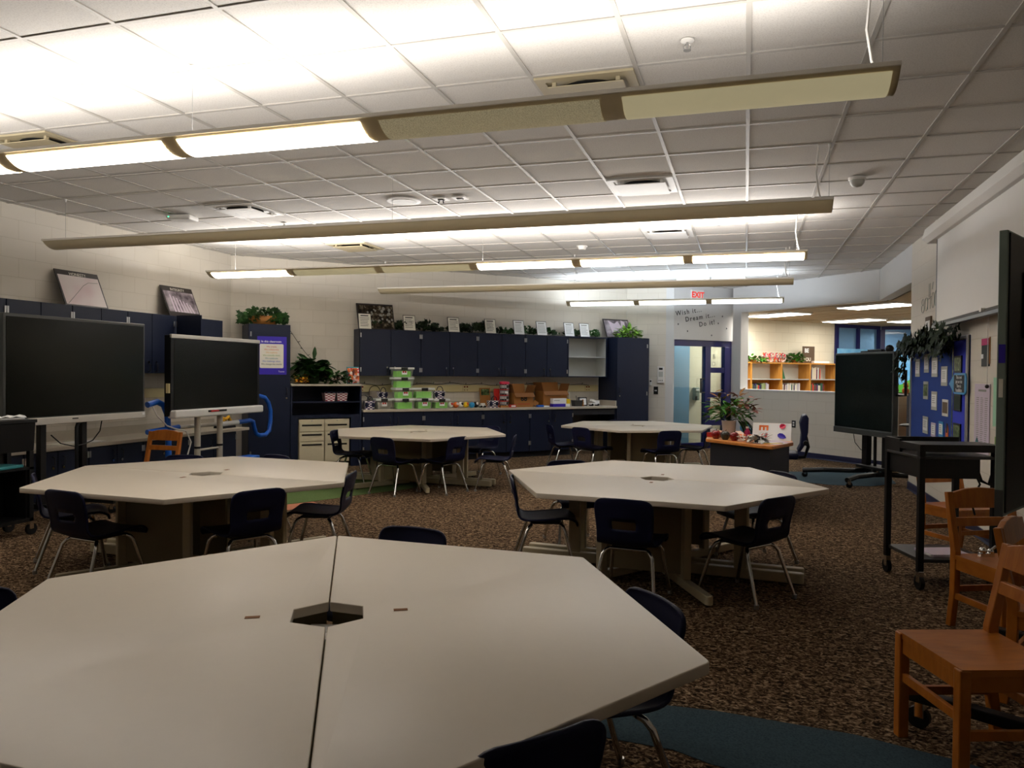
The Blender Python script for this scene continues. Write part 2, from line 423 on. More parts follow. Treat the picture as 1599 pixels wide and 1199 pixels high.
# library beyond
wall('wall_library', 'lib', -2.6, 2.95, 0, SZ + .3, 'wall_cream')
wall('wall_library_blue', 'lib', -3.8, -1.53, 0, SZ, 'wall_blue', th=.05, y0=-.05)
struct('ceiling_library', MB().prism([(-.03, 16.13), (2.23, 13.87), (2.26, 11.13), (8, 11.13), (8, 24), (-5, 24), (-5, 17), (-1.42, 15.2), (-.3, 16.3)], SZ, SZ + .1), M['tile_lib_dim'])
lt = MB()
for i in range(1, 12):
    x = .6 * i - 2.5
    lt.box(-6, 9, x - .012, x + .012, SZ - .006, SZ)
struct('trim_3', MB().add(lt.v, lt.f, Matrix.Translation((2.6, 17.2, 0)) @ Matrix.Rotation(-PI / 4, 4, 'Z')), M['tile_lib_dim'])
struct('wall_library_side', MB().box(4.9, 5.1, 11, 24, 0, SZ), M['wall_cream'])
struct('wall_library_far', MB().box(1.0, 6, 22.6, 22.8, 0, SZ), M['wall_blue'])
# library windows, navy frames with blue tinted panes
def window(name, p0, p1, cells, z0=1.0, z1=2.62):
    a = Vector(p0); b = Vector(p1); d = (b - a); L = d.length; ang = math.atan2(d.y, d.x)
    mb = MB().box(0, L, -.04, .06, z1, SZ).box(0, L, -.04, .06, z0 - .1, z0)
    xs = [L * c for c in cells]
    for x in xs: mb.box(x - .05, x + .05, -.04, .06, z0, z1)
    o = struct(name, mb, M['navy_trim'], loc=(a.x, a.y, 0), rot=(0, 0, ang))
    for i in range(len(xs) - 1):
        MB().box(xs[i] + .05, xs[i + 1] - .05, 0, .008, z0, z1).build('pane', M['glass_blue'], o)
    struct(name.replace('window', 'wall_sill'), MB().box(0, L, -.03, .1, 0, z0 - .1), M['navy_dark'], loc=(a.x, a.y, 0), rot=(0, 0, ang))
window('window_1', (2.02, 19.6), (3.15, 20.73), (.03, .5, .97))
window('window_2', (3.2, 20.75), (4.9, 20.75), (.02, .98))

# door with sidelight
d = tag(thing('door_1', None, None, at('door', 0, -.03), rot('door')), kind='structure')
fr = MB().box(.018, .06, .015, .12, 0, 2.149).box(.018, 1.54, .015, .12, 2.03, 2.149).box(.85, .995, .015, .12, 0, 2.03).box(1.36, 1.54, .015, .12, 0, 2.03)
for z in (1.555, 1.06, .5, .05): fr.box(.995, 1.36, .02, .1, z - .045, z + .06)
fr.build('door_frame', M['navy_trim'], d, bevel=.004)
MB().box(.06, .85, .05, .058, .12, 2.03).build('door_pane', M['glass'], d)
MB().box(.995, 1.36, .05, .058, .1, 2.03).build('sidelight_pane', M['glass'], d)
MB().tube([(.85, .03, 1.39), (.725, .0, 1.39), (.725, .0, 1.115), (.85, .03, 1.115)], .015).build('door_handle', M['black_metal'], d)
MB().box(.06, .85, .03, .08, .02, .12).build('bottom_rail', M['navy_trim'], d)
for i, (z0, s) in enumerate(((1.83, 'B'), (1.68, 'D'), (1.57, 'ETC'))):
    txt('pane_lettering', s, M['ink_soft'], d, (1.15 if i == 2 else 1.1, .045, z0), .13 if i < 2 else .11, ext=.0003)

# ------------------------------------------------------------------ pendants
def arc(n=14, w=.15, h=.078, y0=0):
    out = []
    for i in range(n + 1):
        u = -1 + 2 * i / n
        out.append((u * w, h * (abs(u) ** 2.2)))
    return out
def pendant(label, yc, x0, x1, z, lenses, cords, up, upcol):
    L = x1 - x0
    p = thing('pendant_light', label, 'pendant light', ((x0 + x1) / 2, yc, z), 0, 'linear pendants across the ceiling')
    a = arc(); inn = [(y * .95, zz + .006) for y, zz in a]
    poly = a + inn[::-1]
    mb = MB().prism(poly, -L / 2, L / 2, 'x')
    mb.prism(a, -L / 2, -L / 2 + .012, 'x').prism(a, L / 2 - .012, L / 2, 'x')
    mb.build('housing', M['pend'], p, smooth=50)
    MB().box(-L / 2, L / 2, -.153, -.14, .066, .084).box(-L / 2, L / 2, .14, .153, .066, .084).build('rim', M['pend_lit'], p)
    for (a0, a1, m) in lenses:
        mb = MB(); sec = [q for q in arc(28) if -.13 <= q[0] <= .085]
        n = len(sec)
        vs = [(x - (x0 + x1) / 2, y * 1.0, zz - .0035) for x in (a0, a1) for y, zz in sec]
        mb.add(vs, [(i, i + 1, n + i + 1, n + i) for i in range(n - 1)])
        vs2 = [(x - (x0 + x1) / 2, y, zz + .001) for x in (a0, a1) for y, zz in sec]
        mb.add(vs2, [(i, n + i, n + i + 1, i + 1) for i in range(n - 1)])
        mb.build('lens', M[m], p, smooth=60)
    for cx in cords:
        dx = cx - (x0 + x1) / 2
        MB().cyl((dx, 0, .05), (dx, 0, CZ - z), .0016, n=5).build('cable', M['steel'], p)
        MB().cyl((dx, 0, CZ - z - .03), (dx, 0, CZ - z), .008, .012, n=8).build('cable_cap', M['white'], p)
    dx = L / 2 - .06
    MB().tube([(dx, 0, .05), (dx - .03, .02, .16), (dx - .05, .03, .3), (dx - .035, .02, CZ - z)], .007, 6).build('power_cord', M['white'], p)
    MB().box(-L / 2 + .03, L / 2 - .03, -.03, .03, .03, .045).build('lamp_tray', M['white'], p)
    for (u0, u1, e) in (up or []):
        for k in (-1, 1):
            l = bpy.data.lights.new('uplight', 'AREA'); l.shape = 'RECTANGLE'; l.size = u1 - u0; l.size_y = .07
            l.energy = e / 2; l.color = upcol
            lo = bpy.data.objects.new('uplight', l); COL.objects.link(lo); lo.parent = p
            lo.location = ((u0 + u1) / 2 - (x0 + x1) / 2, k * .05, .085); lo.rotation_euler = (PI + k * .75, 0, 0)
    return p
def lens_runs(x1, n, mats):
    out = []
    for k in range(n):
        b = x1 - .03 - 1.235 * k; a = b - 1.13
        out.append((a, b, mats[k]))
    return out
WARM = (1, .93, .84); NEUT = (1, .96, .93); COOL = (.76, .87, 1)
pendant('nearest pendant light, its left lenses lit and right ones dim', 3.65, -6.85, .6, 2.69,
        lens_runs(.6, 6, ['lens_leak', 'lens_dim', 'lens_on', 'lens_on', 'lens_on', 'lens_on']), (-5.9, -3.03, .55), [(-6.6, -1.85, 50), (-1.7, .4, 11)], NEUT)  # weak right-hand uplight run added to brighten the ceiling there
pendant('second pendant from the front, closed beige shell with no lenses', 6.17, -6.82, .6, 2.69, [], (-6.67, -3.0, .58), None, NEUT)
pendant('third pendant from the front, six lenses partly lit', 8.6, -6.8, .6, 2.69,
        lens_runs(.6, 6, ['lens_on', 'lens_on', 'lens_on', 'lens_leak', 'lens_leak', 'lens_on']), (-6.45, -3.0, .5), [(-6.7, .5, 165)], NEUT)
pendant('fourth pendant from the front, closed beige shell with no lenses', 10.95, -5.5, .6, 2.69, [], (-5.44, -2.4, .55), None, COOL)
pendant('farthest and shortest pendant with three bright lenses', 13.6, -3.1, .6, 2.69,
        lens_runs(.6, 3, ['lens_cool'] * 3), (-2.9, .5), [(-3.0, .5, 62)], COOL)

# ------------------------------------------------------------------ ceiling fittings
def cell(i, j): return (-.006 + (i + .5) * G, 4.338 + (j + .5) * G)
def vent(i, j, m, label):
    x, y = cell(i, j)
    v = thing('ceiling_vent', label, 'vent', (x, y, CZ), 0, 'square ceiling vents')
    MB().box(-.292, .292, -.292, .292, .0, .006).build('throat', M[m], v)
    MB().lathe([(.19, -.001), (.19, -.006)], n=24).build('duct', M['dark_gap'], v)
    fr = MB()
    for a in range(4):
        fr.prism([(-.292, -.292), (.292, -.292), (.235, -.235), (-.235, -.235)], -.014, -.001, 'z', Matrix.Rotation(a * PI / 2, 4, 'Z'))
    fr.build('frame', M[m], v)
    MB().prism([(-.225, -.225), (.225, -.225), (.225, .225), (-.225, .225)], -.04, -.034).build('plaque', M[m], v, bevel=.003)
    br = MB()
    for a, b in ((-.19, -.19), (.19, -.19), (.19, .19), (-.19, .19)): br.box(a - .012, a + .012, b - .012, b + .012, -.036, -.002)
    br.build('bracket', M[m], v)
vent(-9, 0, 'vent_beige', 'beige ceiling vent at far left, half behind the nearest pendant')
vent(-2, 0, 'vent_beige', 'beige ceiling vent just above the nearest pendant, near the centre')
vent(-9, 4, 'white', 'white ceiling vent at left between the two nearest pendants')
vent(-2, 4, 'white', 'white ceiling vent in front of the second pendant at centre right')
vent(-9, 8, 'vent_beige', 'beige ceiling vent behind the second pendant, over the back cabinets')
vent(-2, 8, 'white', 'white ceiling vent between second and third pendants at centre right')
vent(-4, 12, 'white', 'distant white ceiling vent seen just under the third pendant')
for k, i in enumerate((-2, -1)):
    x, y = cell(i, 16)
    t = thing('ceiling_troffer', ('left' if k == 0 else 'right') + ' one of two unlit square troffers far back above the exit sign', 'ceiling light', (x, y - .05, CZ), 0, 'unlit troffers')
    MB().box(-.29, .29, -.25, .25, -.03, -.001).build('frame', M['white'], t, bevel=.004)
    MB().box(-.25, .25, -.21, .21, -.036, -.029).build('diffuser', M['cab_in'], t)
def sprinkler(px, py, label):
    t = thing('sprinkler', label, 'sprinkler', (px, py, CZ), 0, 'sprinkler heads')
    MB().lathe([(.035, 0), (.035, -.006), (.02, -.012)], n=14).build('escutcheon', M['white'], t, smooth=True)
    MB().cyl((0, 0, -.01), (0, 0, -.05), .006, n=8).tube([(.006, 0, -.02), (.018, 0, -.03), (.014, 0, -.05)], .003, 5).tube([(-.006, 0, -.02), (-.018, 0, -.03), (-.014, 0, -.05)], .003, 5).lathe([(.02, -.052), (.02, -.055)], n=10).build('head', M['steel'], t)
sprinkler(-.31, 4.07, 'sprinkler head above the nearest pendant, top right of centre')
sprinkler(-5.19, 7.81, 'sprinkler head just above the second pendant at left')
sprinkler(-.31, 8.93, 'sprinkler head between second and third pendants at right')
sprinkler(-2.75, 12.69, 'far sprinkler head between third and fourth pendants')
t = thing('motion_sensor', 'white dome motion sensor on the ceiling at right', 'sensor', (.91, 7.27, CZ))
MB().lathe([(.072, 0), (.072, -.02), (.066, -.026)], n=24).build('base', M['white'], t, smooth=True)
MB().lathe([(.062, -.026), (.058, -.05), (.04, -.075), (.001, -.085)], n=24).build('dome', M['cab_in'], t, smooth=60)
t = thing('smoke_detector', 'small white smoke detector above the third pendant', 'smoke detector', (-2.14, 10.23, CZ))
MB().lathe([(.06, 0), (.06, -.02), (.045, -.05), (.001, -.055)], n=20).build('body', M['white'], t, smooth=50)
MB().lathe([(.075, 0), (.075, -.01)], n=20).build('base', M['white'], t)
t = thing('ceiling_speaker', 'round flush ceiling speaker with pale grille', 'speaker', (-3.32, 7.09, CZ))
MB().lathe([(.17, .0), (.17, -.012), (.13, -.016)], n=32).build('ring', M['white'], t, smooth=True)
MB().lathe([(.13, -.012), (.13, -.018)], n=32).build('grille', M['cab_in'], t)
for k, x in enumerate((-2.92, -2.72)):
    t = thing('data_plate', ('left' if k == 0 else 'right') + ' white ceiling data plate beside the round speaker', 'wall plate', (x, 7.1, CZ), 0, 'ceiling data plates')
    MB().box(-.07, .07, -.07, .07, -.014, 0).build('plate', M['white'], t, bevel=.004)
    mb = MB().box(-.03, .03, -.02, .02, -.022, -.014)
    if k == 0: mb.cyl((-.02, 0, -.02), (-.03, 0, -.05), .006, n=6).cyl((.02, 0, -.02), (.025, 0, -.05), .006, n=6)
    mb.build('port', M['black_plastic'], t)
t = thing('wireless_access_point', 'white wireless access point with green light at far left', 'router', (-6.08, 7.17, CZ), .2)
MB().box(-.14, .14, -.11, .11, -.055, 0).build('body', M['white'], t, bevel=.02, seg=3)
MB().box(-.11, -.098, -.113, -.109, -.035, -.025).build('indicator', mat('green_led', '30e090', .5, emit='30ff90', es=3), t)
# library troffers
for k, (x, y) in enumerate(((.6, 16.25), (2.25, 18.2), (2.16, 14.5), (3.6, 18.4))):
    lab = ['lit library ceiling troffer seen above the bookshelf', 'lit library ceiling troffer above the navy windows, far', 'nearest lit library troffer, beside the right column', 'farthest lit library troffer at the right column edge'][k]
    t = thing('library_lamp', lab, 'ceiling light', (x, y, SZ), -PI / 4, 'library ceiling troffers')
    MB().box(-.61, .61, -.305, .305, -.03, -.001).build('frame', M['white'], t)
    MB().box(-.585, .585, -.28, .28, -.036, -.029).build('diffuser', mat('troffer_lit', 'ffffff', .5, emit='fff8ec', es=9), t)
def area(x, y, z, sx, sy, e, c, r=(0, 0, 0)):
    l = bpy.data.lights.new('library_fill', 'AREA'); l.shape = 'RECTANGLE'; l.size = sx; l.size_y = sy; l.energy = e; l.color = c
    o = bpy.data.objects.new('library_fill', l); COL.objects.link(o); o.location = (x, y, z); o.rotation_euler = r
    return o
LW = (1, .96, .89)
for x, y in ((-1.5, 16.3), (3.6, 15.5), (3.6, 21.8), (.2, 16.6)):  # unseen lamps added to brighten the library and the passage behind the door
    t = thing('library_lamp', 'added library fill lamp out of sight behind the walls', 'ceiling light', (x, y, SZ), -PI / 4, 'added unseen library fill lamps')
    MB().box(-.61, .61, -.305, .305, -.03, -.001).build('frame', M['white'], t)
    area(x, y, SZ - .04, 1.1, .5, 38, LW, (0, 0, -PI / 4))

# ------------------------------------------------------------------ cabinets
def lock(p, x, y, z): MB().cyl((x, y, z), (x, y - .012, z), .014, n=10).build('lock', M['chrome'], p)
def handle(p, x, y, z):
    MB().tube([(x, y, z - .05), (x, y - .03, z - .04), (x, y - .03, z + .04), (x, y, z + .05)], .007, 6).build('handle', M['navy_dark'], p)
def hinge(p, x, y, z): MB().box(x - .011, x + .011, y - .008, y, z - .035, z + .035).build('hinge', M['steel'], p, bevel=.002)
def carcass(p, w, dep, z0, z1, m='navy_cab', name='body'):
    MB().box(0, w, -dep + .022, -.002, z0, z1).build(name, M[m], p, bevel=.002)
def doors(p, w, dep, z0, z1, n, hz, lz, hinges):
    dw = w / n
    for i in range(n):
        x0, x1 = i * dw + .004, (i + 1) * dw - .004
        dd = MB().box(x0, x1, -dep, -dep + .02, z0, z1).build('door', M['navy_cab'], p, bevel=.0015)
        right = i % 2 == 0 and n > 1
        hx = x1 - .06 if right else x0 + .06
        handle(dd, hx, -dep, hz); lock(dd, hx, -dep, lz)
        for z in hinges: hinge(dd, (x0 + .008) if right else (x1 - .008), -dep, z)
ords = ['first', 'second', 'third', 'fourth', 'fifth', 'sixth']
# back wall upper cabinets
tx = [1.885, 2.917, 3.955, 4.895, 5.78]
for i in range(4):
    c = thing('wall_cabinet', '%s navy two-door wall cabinet from left on the back wall' % ords[i], 'cabinet', at('back', tx[i], 0), rot('back'), 'navy wall cabinets over the back counter')
    wd = tx[i + 1] - tx[i]
    carcass(c, wd - .004, .33, 1.4, 2.15)
    doors(c, wd - .004, .35, 1.405, 2.147, 2, 1.47, 1.54, (2.05, 1.5))
c = thing('open_wall_cabinet', 'open doorless wall cabinet with grey interior and one shelf', 'cabinet', at('back', 5.78, 0), rot('back'))
MB().box(0, .87, -.35, -.002, 1.4, 1.42).box(0, .87, -.35, -.002, 2.13, 2.15).box(0, .02, -.35, -.002, 1.42, 2.13).box(.85, .87, -.35, -.002, 1.42, 2.13).build('body', M['navy_cab'], c)
MB().box(.02, .85, -.02, -.004, 1.42, 2.13).box(.021, .026, -.33, -.02, 1.42, 2.13).box(.844, .849, -.33, -.02, 1.42, 2.13).box(.02, .85, -.33, -.02, 1.42, 1.425).build('lining', M['cab_in'], c)
MB().box(.026, .844, -.32, -.02, 1.765, 1.785).build('shelf', M['cab_in'], c)
# tall cabinets
def tall(label, t, w, hside):
    c = thing('tall_cabinet', label, 'cabinet', at('back', t, 0), rot('back'), 'tall navy cabinets')
    e = .108 if hside == 'l' else 0
    MB().prism([(0, -.002), (w - e, -.002), (w, -.002 - e), (w, -.58), (0, -.58)], .1, 2.15).build('body', M['navy_cab'], c, bevel=.002)
    MB().box(.01, w - .12, -.53, -.002, 0, .1).build('toe_kick', M['navy_dark'], c)
    dd = MB().box(.004, w - .004, -.602, -.582, .105, 2.145).build('door', M['navy_cab'], c, bevel=.0015)
    hx = .06 if hside == 'l' else w - .06
    handle(dd, hx, -.602, 1.17); lock(dd, hx, -.602, 1.06)
    for z in (2.0, 1.1, .25): hinge(dd, w - .05 if hside == 'l' else .03, -.602, z)
    return c
tall('tall navy cabinet with violet classroom poster, in the left corner', .15, .6, 'r')
tall('tall navy cabinet at the right end of the back counter', 6.7, .745, 'l')
# base cabinets on the back wall
bx = [1.86, 2.88, 3.945, 4.855, 5.75]
for i in range(4):
    wd = bx[i + 1] - bx[i]
    c = thing('base_cabinet', '%s navy two-door base cabinet from left under the back counter' % ords[i], 'cabinet', at('back', bx[i], 0), rot('back'), 'navy base cabinets under the back counter')
    carcass(c, wd - .004, .58, .1, .83)
    MB().box(0, wd - .004, -.5, -.002, 0, .1).build('toe_kick', M['navy_dark'], c)
    doors(c, wd - .004, .6, .105, .825, 2, .7, .62, (.72, .25))
c = thing('knee_space_panel', 'dark open knee space under the right end of the back counter', 'cabinet', at('back', 5.75, 0), rot('back'))
MB().box(0, .945, -.03, -.002, .0, .82).build('back_panel', M['grey_shelf'], c)
MB().box(.925, .945, -.58, -.03, 0, .82).build('side_panel', M['navy_cab'], c)
MB().box(0, .92, -.58, -.54, .72, .82).build('apron', M['navy_dark'], c)
c = thing('back_counter', 'long grey laminate counter along the back wall', 'counter', at('back', 1.86, 0), rot('back'))
MB().box(0, 4.835, -.63, -.002, .831, .87).build('top', M['counter'], c, bevel=.005)
MB().box(0, 4.815, -.02, -.002, .87, .97).build('backsplash', M['counter'], c)
MB().box(4.815, 4.835, -.6, -.002, .87, .97).build('side_splash', M['counter'], c)
# left open shelf with cream drawer cabinets
c = thing('shelf_unit', 'navy open shelf unit with beige top between tall cabinet and counter', 'shelf', at('back', .755, 0), rot('back'))
W_ = 1.085
MB().box(0, .025, -.6, -.002, 0, 1.24).box(W_ - .025, W_, -.6, -.002, 0, 1.24).box(.025, W_ - .025, -.03, -.004, .0, 1.24).build('body', M['navy_cab'], c)
MB().box(-.0, W_ + .012, -.63, -.002, 1.24, 1.27).build('top', M['counter'], c, bevel=.005)
MB().box(.025, W_ - .025, -.58, -.03, .985, 1.005).build('shelf', M['navy_cab'], c)
MB().box(.025, W_ - .025, -.59, -.03, .755, .8).build('shelf', M['navy_cab'], c)
MB().box(.025, .11, -.59, -.57, .0, .755).build('filler_panel', M['navy_cab'], c)
MB().box(.92, W_ - .025, -.59, -.57, .0, .755).build('filler_panel', M['navy_cab'], c)
for k in range(2):
    f = thing('file_cabinet', ('left' if k == 0 else 'right') + ' cream three-drawer file cabinet under the navy shelf', 'file cabinet', at('back', .755 + .125 + k * .388, 0), rot('back'), 'cream file cabinets')
    MB().box(0, .38, -.595, -.1, .08, .735).build('body', M['cream_metal'], f, bevel=.003)
    MB().box(.01, .37, -.56, -.1, 0, .08).build('plinth', M['navy_dark'], f)
    for z0, z1 in ((.555, .69), (.405, .545), (.09, .395)):
        dr = MB().box(.006, .374, -.612, -.596, z0, z1).build('drawer', M['cream_metal'], f, bevel=.003)
        MB().box(.04, .34, -.616, -.611, z1 - .055, z1 - .03).build('handle', M['dark_gap'], dr)
    MB().cyl((.19, -.595, .713), (.19, -.606, .713), .01, n=10).build('lock', M['steel'], f)
# left wall cabinets
lxs = [4.29, 5.08, 5.87, 6.66, 7.45, 8.24, 9.2]
for i in range(6):
    wd = lxs[i + 1] - lxs[i]
    lab = ['navy wall cabinet at the left picture edge', 'navy wall cabinet behind the left end of the large left display', 'navy wall cabinet under the pale poster', 'navy wall cabinet above the right end of the large left display', 'navy wall cabinet between the pale poster and the columns poster', 'navy wall cabinet with its door hanging open, nearest the corner'][i]
    c = thing('wall_cabinet', lab, 'cabinet', at('left', lxs[i], 0), rot('left'), 'navy wall cabinets on the left wall')
    carcass(c, wd - .004, .33, 1.42, 2.17)
    if i < 5: doors(c, wd - .004, .35, 1.425, 2.167, 2, 1.49, 1.56, (2.06, 1.52))
    else:
        dd = MB().box(0, .37, -.71, -.69, 1.425, 2.19, ).build('dummy', M['navy_cab'], c)
        bpy.data.objects.remove(dd)
        dd = MB().box(.03, .05, -.73, -.35, 1.425, 2.175).build('door', M['navy_cab'], c, bevel=.0015)
        hinge(dd, .028, -.352, 2.06)
        dd = MB().box(.4, wd - .01, -.35, -.33, 1.425, 2.167).build('door', M['navy_cab'], c, bevel=.0015)
        hinge(dd, .43, -.35, 2.06)
    b = thing('base_cabinet', ['navy base cabinet at the left picture edge', 'navy base cabinet behind the black podium cart', 'navy base cabinet behind the left display stand', 'navy base cabinet left of the wooden chair by the wall', 'navy base cabinet behind the wooden chair by the wall', 'navy base cabinet behind the white-legged display stand'][i], 'cabinet', at('left', lxs[i], 0), rot('left'), 'navy base cabinets on the left wall')
    carcass(b, wd - .004, .56, .1, .61)
    MB().box(0, wd - .004, -.5, -.002, 0, .1).build('toe_kick', M['navy_dark'], b)
    doors(b, wd - .004, .58, .105, .605, 2, .5, .43, (.53, .2))
c = thing('side_counter', 'low beige counter along the left wall', 'counter', at('left', 4.29, 0), rot('left'))
MB().box(0, 5.15, -.62, -.002, .611, .65).build('top', M['counter'], c, bevel=.005)
MB().box(0, 5.15, -.02, -.002, .65, .76).build('backsplash', M['counter'], c)
# power raceways
def raceway(fr, t, L, z0, z1, label, outs):
    r = thing('power_raceway', label, 'raceway', at(fr, t, .0), rot(fr))
    MB().box(0, L, -.035, -.001, z0, z1).build('channel', M['cream'], r, bevel=.004)
    for x in outs:
        o = MB().box(x - .06, x + .06, -.04, -.034, z0 + .01, z1 - .008).build('outlet_plate', M['cream'], r)
        mb = MB()
        for dx in (-.025, .025):
            mb.box(x + dx - .013, x + dx + .013, -.044, -.04, z1 - .045, z1 - .022).box(x + dx - .008, x + dx + .008, -.044, -.04, z0 + .025, z0 + .038)
        mb.build('socket', M['redapple'], o)
raceway('back', 1.88, 4.79, 1.13, 1.25, 'cream power raceway above the back counter', (.12, 2.0, 4.55))
raceway('left', 4.4, 4.7, 1.1, 1.22, 'cream power raceway behind the left displays', (3.5,))

# ------------------------------------------------------------------ tables
TZ = .68; SIDE = 1.21; HR = .13
def half_poly(sgn):
    # trapezoid above the seam (local y>0), notch for the centre hole
    h = S3 = math.sqrt(3) / 2
    g = .0025
    return [(-SIDE, g), (-HR, g), (-HR / 2, HR * h), (HR / 2, HR * h), (HR, g), (SIDE, g), (SIDE / 2, SIDE * h), (-SIDE / 2, SIDE * h)]
def rounded(poly, idx, r=.03, n=4):
    out = []
    N_ = len(poly)
    for i, p in enumerate(poly):
        if i not in idx: out.append(p); continue
        p = Vector(p); a = (Vector(poly[i - 1]) - p).normalized(); b = (Vector(poly[(i + 1) % N_]) - p).normalized()
        for k in range(n + 1):
            t = k / n
            q = (p + a * r) * (1 - t) ** 2 + 2 * p * t * (1 - t) + (p + b * r) * t * t
            out.append((q.x, q.y))
    return out
def make_table():
    t = thing('trapezoid_table', 'x', 'table', (0, 0, 0), 0, 'cream trapezoid tables pushed together in pairs')
    pl = rounded(half_poly(1), (0, 5, 6, 7), .016)
    MB().prism(pl, TZ - .034, TZ).build('tabletop', M['laminate'], t, bevel=.006, seg=3, smooth=30)
    MB().box(-.011, .011, .212, .258, TZ + .0004, TZ + .0016).build('slot_insert', M['cardboard_d'], t)
    ch = [(HR * 1.5 * math.cos(math.radians(a_)), HR * 1.5 * math.sin(math.radians(a_))) for a_ in (3, 60, 120, 177)]
    ci = [(x_ * .93, y_ * .93) for x_, y_ in ch]
    MB().prism(ch + ci[::-1], .1, TZ - .036).build('cable_chase', M['beige_panel'], t)
    # base
    MB().box(-.3, .3, .47, .505, .1, TZ - .035).build('modesty_panel', M['beige_panel'], t, bevel=.003)
    for sg in (60, 120):
        R_ = Matrix.Rotation(math.radians(sg), 4, 'Z')
        MB().box(.55, .62, -.028, .028, .07, TZ - .035, R_).build('column', M['beige_metal'], t, bevel=.008)
        MB().prism(rounded([(.16, -.026), (1.0, -.026), (1.0, .026), (.16, .026)], (1, 2), .026), .012, .072, 'z', R_).build('foot', M['beige_metal'], t, bevel=.008)
    MB().prism(rounded([(-1.05, .045), (1.05, .045), (1.05, .11), (-1.05, .11)], (0, 1, 2, 3), .03), .012, .085).build('base_beam', M['beige_metal'], t, bevel=.008)
    for sx in (-.62, .62):
        MB().box(sx - .045, sx + .045, .055, .1, .08, TZ - .035).build('column', M['beige_metal'], t, bevel=.006)
    gl = MB()
    for x, y in ((-1.0, .078), (1.0, .078), (-.47, .814), (.47, .814)): gl.cyl((x, y, 0), (x, y, .013), .018, n=10)
    gl.build('leveling_glides', M['black_plastic'], t)
    return t
TAB = [('T1', -1.29, 2.2, -1.6 + 120, 'foreground', ['right half of the big foreground table', 'left half of the big foreground table']),
       ('T2', -.628, 5.86, -4.1, 'right', ['far half of the middle right table, beyond its seam', 'near half of the middle right table, with the front chairs']),
       ('T3', -3.925, 4.89, -2.5, 'left', ['far half of the middle left table by the displays', 'near half of the middle left table']),
       ('T4', -4.14, 9.36, .2, 'rear', ['far half of the rear table before the green tubs', 'near half of the rear table before the green tubs']),
       ('T5', -1.575, 11.83, 25.8, 'back', ['far half of the farthest table near the door', 'near half of the farthest table near the door'])]
t0 = None
for nm, x, y, a, _, labs in TAB:
    for k in range(2):
        ang = math.radians(a + 180 * k)
        lab = 'cream trapezoid table, ' + labs[k]
        if t0 is None:
            t0 = make_table(); t0.location = (x, y, 0); t0.rotation_euler = (0, 0, ang); t0['label'] = lab
        else: dup(t0, (x, y, 0), ang, lab)
t = thing('cable_box', 'pale cable box seen through the hole of the foreground table', 'cable box', (-1.325, 2.235, 0), math.radians(15))
MB().box(-.06, .075, -.075, .06, .06, .6).build('body', M['cream_metal'], t, bevel=.006)
MB().box(-.062, .08, -.012, .065, .6, .61).build('lid', M['white'], t, bevel=.003)
MB().box(-.03, .08, -.08, -.018, .6, .61).build('lid', M['white'], t, bevel=.003)
MB().box(-.05, .06, -.06, .05, 0, .06).build('plinth', M['beige_metal'], t)

# ------------------------------------------------------------------ student chairs
def make_chair():
    c = thing('student_chair', 'x', 'chair', (0, 0, 0), 0, 'navy student chairs')
    prof = [(.208, .315, .162), (.197, .344, .176), (.15, .356, .185), (.05, .35, .187), (-.06, .342, .184), (-.13, .341, .178), (-.175, .352, .171),
            (-.2, .385, .166), (-.21, .425, .166), (-.214, .45, .168), (-.225, .503, .172), (-.238, .56, .175), (-.247, .6, .171), (-.251, .625, .152), (-.252, .637, .11)]
    U = [-1, -.9, -.7, -.42, -.22, 0, .22, .42, .7, .9, 1]
    vs = []; fs = []
    for i, (y, z, w) in enumerate(prof):
        back = min(1, max(0, (z - .36) / .1)) if i > 5 else 0
        for u in U:
            vs.append((u * w, y + .014 * u * u * back, z + .014 * u * u * (1 - back) * (1 if i > 1 else .3)))
    n = len(U)
    for i in range(len(prof) - 1):
        for k in range(n - 1):
            if i == 9 and 3 <= k <= 6: continue
            fs.append((i * n + k, i * n + k + 1, (i + 1) * n + k + 1, (i + 1) * n + k))
    me = bpy.data.meshes.new('seat_shell'); me.from_pydata(vs, [], fs)
    bm = bmesh.new(); bm.from_mesh(me)
    bmesh.ops.recalc_face_normals(bm, faces=bm.faces)
    bmesh.ops.solidify(bm, geom=bm.faces[:], thickness=.011)
    bmesh.ops.subdivide_edges(bm, edges=bm.edges[:], cuts=1, use_grid_fill=True, smooth=.6)
    bm.to_mesh(me); bm.free()
    for p in me.polygons: p.use_smooth = True
    me.set_sharp_from_angle(angle=math.radians(60))
    me.materials.append(M['navy_plastic'])
    o = bpy.data.objects.new('seat_shell', me); COL.objects.link(o); o.parent = c
    for (ty, fy, tz, tx_, fx) in ((.1, .2, .325, .12, .19), (-.1, -.225, .318, .115, .187)):
        for sx in (-1, 1):
            top = Vector((sx * tx_, ty, tz)); b = Vector((sx * (tx_ + .035), ty + (fy - ty) * .25, tz - .035)); ft = Vector((sx * fx, fy, .012))
            lg = MB().tube([top, top.lerp(b, .5) + Vector((0, 0, .008)), b, b.lerp(ft, .15), ft], .0115, 10).build('leg', M['chrome'], c, smooth=True)
            MB().cyl(ft + Vector((0, 0, .012)), (ft.x, ft.y, 0), .014, n=10).build('glide', M['steel'], lg)
        MB().tube([(-tx_, ty, tz), (tx_, ty, tz)], .0115, 10).build('crossbar', M['chrome'], c, smooth=True)
    MB().box(-.1, .1, -.1, .1, .322, .335).build('mounting_plate', M['black_plastic'], c)
    return c
c0 = None
